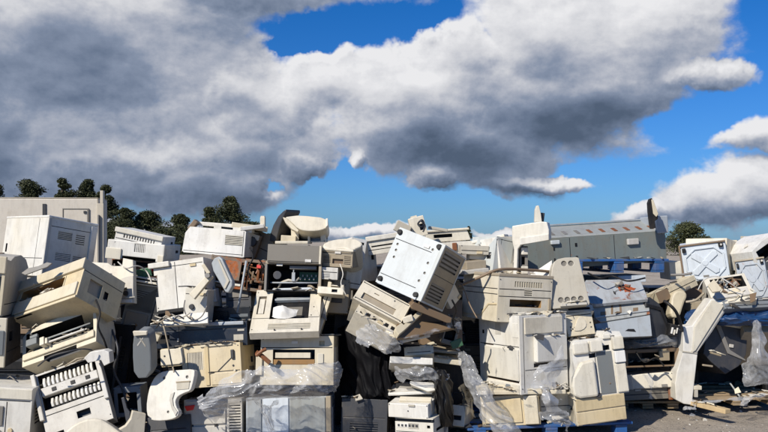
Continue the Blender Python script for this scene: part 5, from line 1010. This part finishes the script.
# --- machines buried deeper in the heap: dark colours stand in for gap shade, mostly hidden, they carry what lies on top
def buried_proto(w, h, d, mat, trim, label, group):
    r = root('buried_machine', label, 'casing', Matrix.Identity(4), group)
    dress(r, w, h, d, mat, [('seam','F',.02,.7,.98,.7),('cut','F',.15,.35,.6,.5,.06,BK),('vent','F',.68,.15,.92,.55,5),('panel','lid','T',-.01,-.01,1.01,1.01,.02,trim),('panel','front_cover','F',.05,.05,.6,.28,.012,trim)])
    return r
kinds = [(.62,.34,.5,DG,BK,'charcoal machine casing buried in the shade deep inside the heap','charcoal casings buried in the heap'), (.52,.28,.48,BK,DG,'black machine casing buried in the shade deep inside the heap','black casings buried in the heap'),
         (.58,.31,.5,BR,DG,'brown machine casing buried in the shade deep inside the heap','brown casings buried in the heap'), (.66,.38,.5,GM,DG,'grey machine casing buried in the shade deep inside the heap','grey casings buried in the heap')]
protos = [buried_proto(*k) for k in kinds]
for p_ in protos: index(p_)
used = [False]*4; rd = random.Random(11)
def bury(x, y, z, k):
    p_ = protos[k]; o = p_ if not used[k] else copy_tree(p_); used[k] = True
    o.matrix_world = Matrix.Translation((x, y, z)) @ Matrix.Rotation(rd.uniform(-.12, .12), 4, 'Z'); return kinds[k][1]+.02
def prof(px):           # how high the heap is filled behind the front rows
    for a, b in ((60, 272), (130, 268), (170, 290), (260, 284), (330, 285), (360, 282), (480, 262), (560, 285), (640, 305), (700, 300), (900, 290)):
        if px < a: return b
    return 300
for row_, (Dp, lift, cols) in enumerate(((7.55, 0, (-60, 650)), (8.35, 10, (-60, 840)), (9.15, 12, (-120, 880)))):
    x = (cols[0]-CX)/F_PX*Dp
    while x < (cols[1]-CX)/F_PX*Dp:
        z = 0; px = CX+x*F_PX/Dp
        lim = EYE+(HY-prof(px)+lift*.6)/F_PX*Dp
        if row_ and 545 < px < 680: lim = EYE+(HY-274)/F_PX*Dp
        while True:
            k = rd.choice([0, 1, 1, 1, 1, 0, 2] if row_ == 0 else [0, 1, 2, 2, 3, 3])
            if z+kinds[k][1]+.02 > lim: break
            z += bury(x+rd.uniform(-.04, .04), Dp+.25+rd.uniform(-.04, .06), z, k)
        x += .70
# --- shards, strips and wire ends that have come to rest on the heap and in its gaps
dg = bpy.context.evaluated_depsgraph_get(); dg.update(); rd = random.Random(21); g = Geo(); cnt = 0
def land(p, far):
    ok, loc, nrm, _, ob, _ = S.ray_cast(dg, p, Vector((0, 0, -1)), distance=far)
    return (loc, nrm) if ok and nrm.z > .55 and not ob.name.startswith(('plastic_sheet', 'gravel', 'trunk', 'crown', 'shell', 'centre_panel')) and not (ob.parent and ob.parent.name == 'copier.003') else None
tries = 0
while cnt < 900 and tries < 14000:
    tries += 1; x = rd.uniform(-3.4, 4.2)
    if rd.random() < .16: hit = land(Vector((x, rd.uniform(6.2, 8.4), 2.6)), 3)
    else:
        z = rd.uniform(.05, 1.5); ok, loc, nrm, _, _, _ = S.ray_cast(dg, Vector((x, 5.2, z)), Vector((rd.uniform(-.1, .1), 1, rd.uniform(-.1, .05))).normalized(), distance=4)
        if not ok or loc.y < 6.45: continue
        hit = land(loc+Vector((0, -rd.uniform(.02, .10), .0)), .5)
    if not hit: continue
    c, n_ = hit
    if c.z > 1.2 and (c.z > 1.55 or rd.random() < .5): continue
    cnt += 1; s_ = rd.choice([.02, .03, .045, .06])*rd.uniform(.6, 1.3); a_ = rd.uniform(0, 6.28); mi = rd.choice([0, 0, 1, 1, 2, 3, 4, 4, 5, 6])
    R_ = n_.to_track_quat('Z', 'Y').to_matrix() @ Matrix.Rotation(a_, 3, 'Z') @ Matrix.Rotation(rd.uniform(-.5, .5), 3, 'X')
    if rd.random() < .12:
        pts = [c+R_ @ Vector(((k-2)*s_*.9, rd.uniform(-.5, .5)*s_, abs(rd.gauss(0, 1))*s_*.2+.006)) for k in range(5)]
        g.tube(pts, rd.uniform(.0025, .005), mi, 5)
    else:
        k_ = rd.choice([3, 4, 4, 5]); poly = [(math.cos(j*6.283/k_+rd.uniform(-.4, .4))*s_*rd.uniform(.5, 1.3), math.sin(j*6.283/k_+rd.uniform(-.4, .4))*s_*rd.uniform(.25, .8)) for j in range(k_)]
        th = rd.uniform(.003, .010)
        g.prism((c+n_*.008, R_ @ Vector((1,0,0)), R_ @ Vector((0,1,0)), R_ @ Vector((0,0,1))), poly, 0, th, mi)
tag(link('plastic_debris', g, [W, C, G, GM, DG, TN, BR], None, 0), 'broken shards, strips and wire ends littering the heap', 'debris', kind='stuff')
# a thing that is one piece needs no parent above it
for o in [o for o in list(COL.objects) if o.type == 'EMPTY' and len(o.children) == 1]:
    ch = o.children[0]; nm = o.name; mw = o.matrix_world.copy()
    ch.parent = None; ch.matrix_world = mw
    for k in ('label', 'category', 'group'):
        if k in o: ch[k] = o[k]
    bpy.data.objects.remove(o); ch.name = nm
for o in COL.objects:
    if 'size' in o: del o['size']
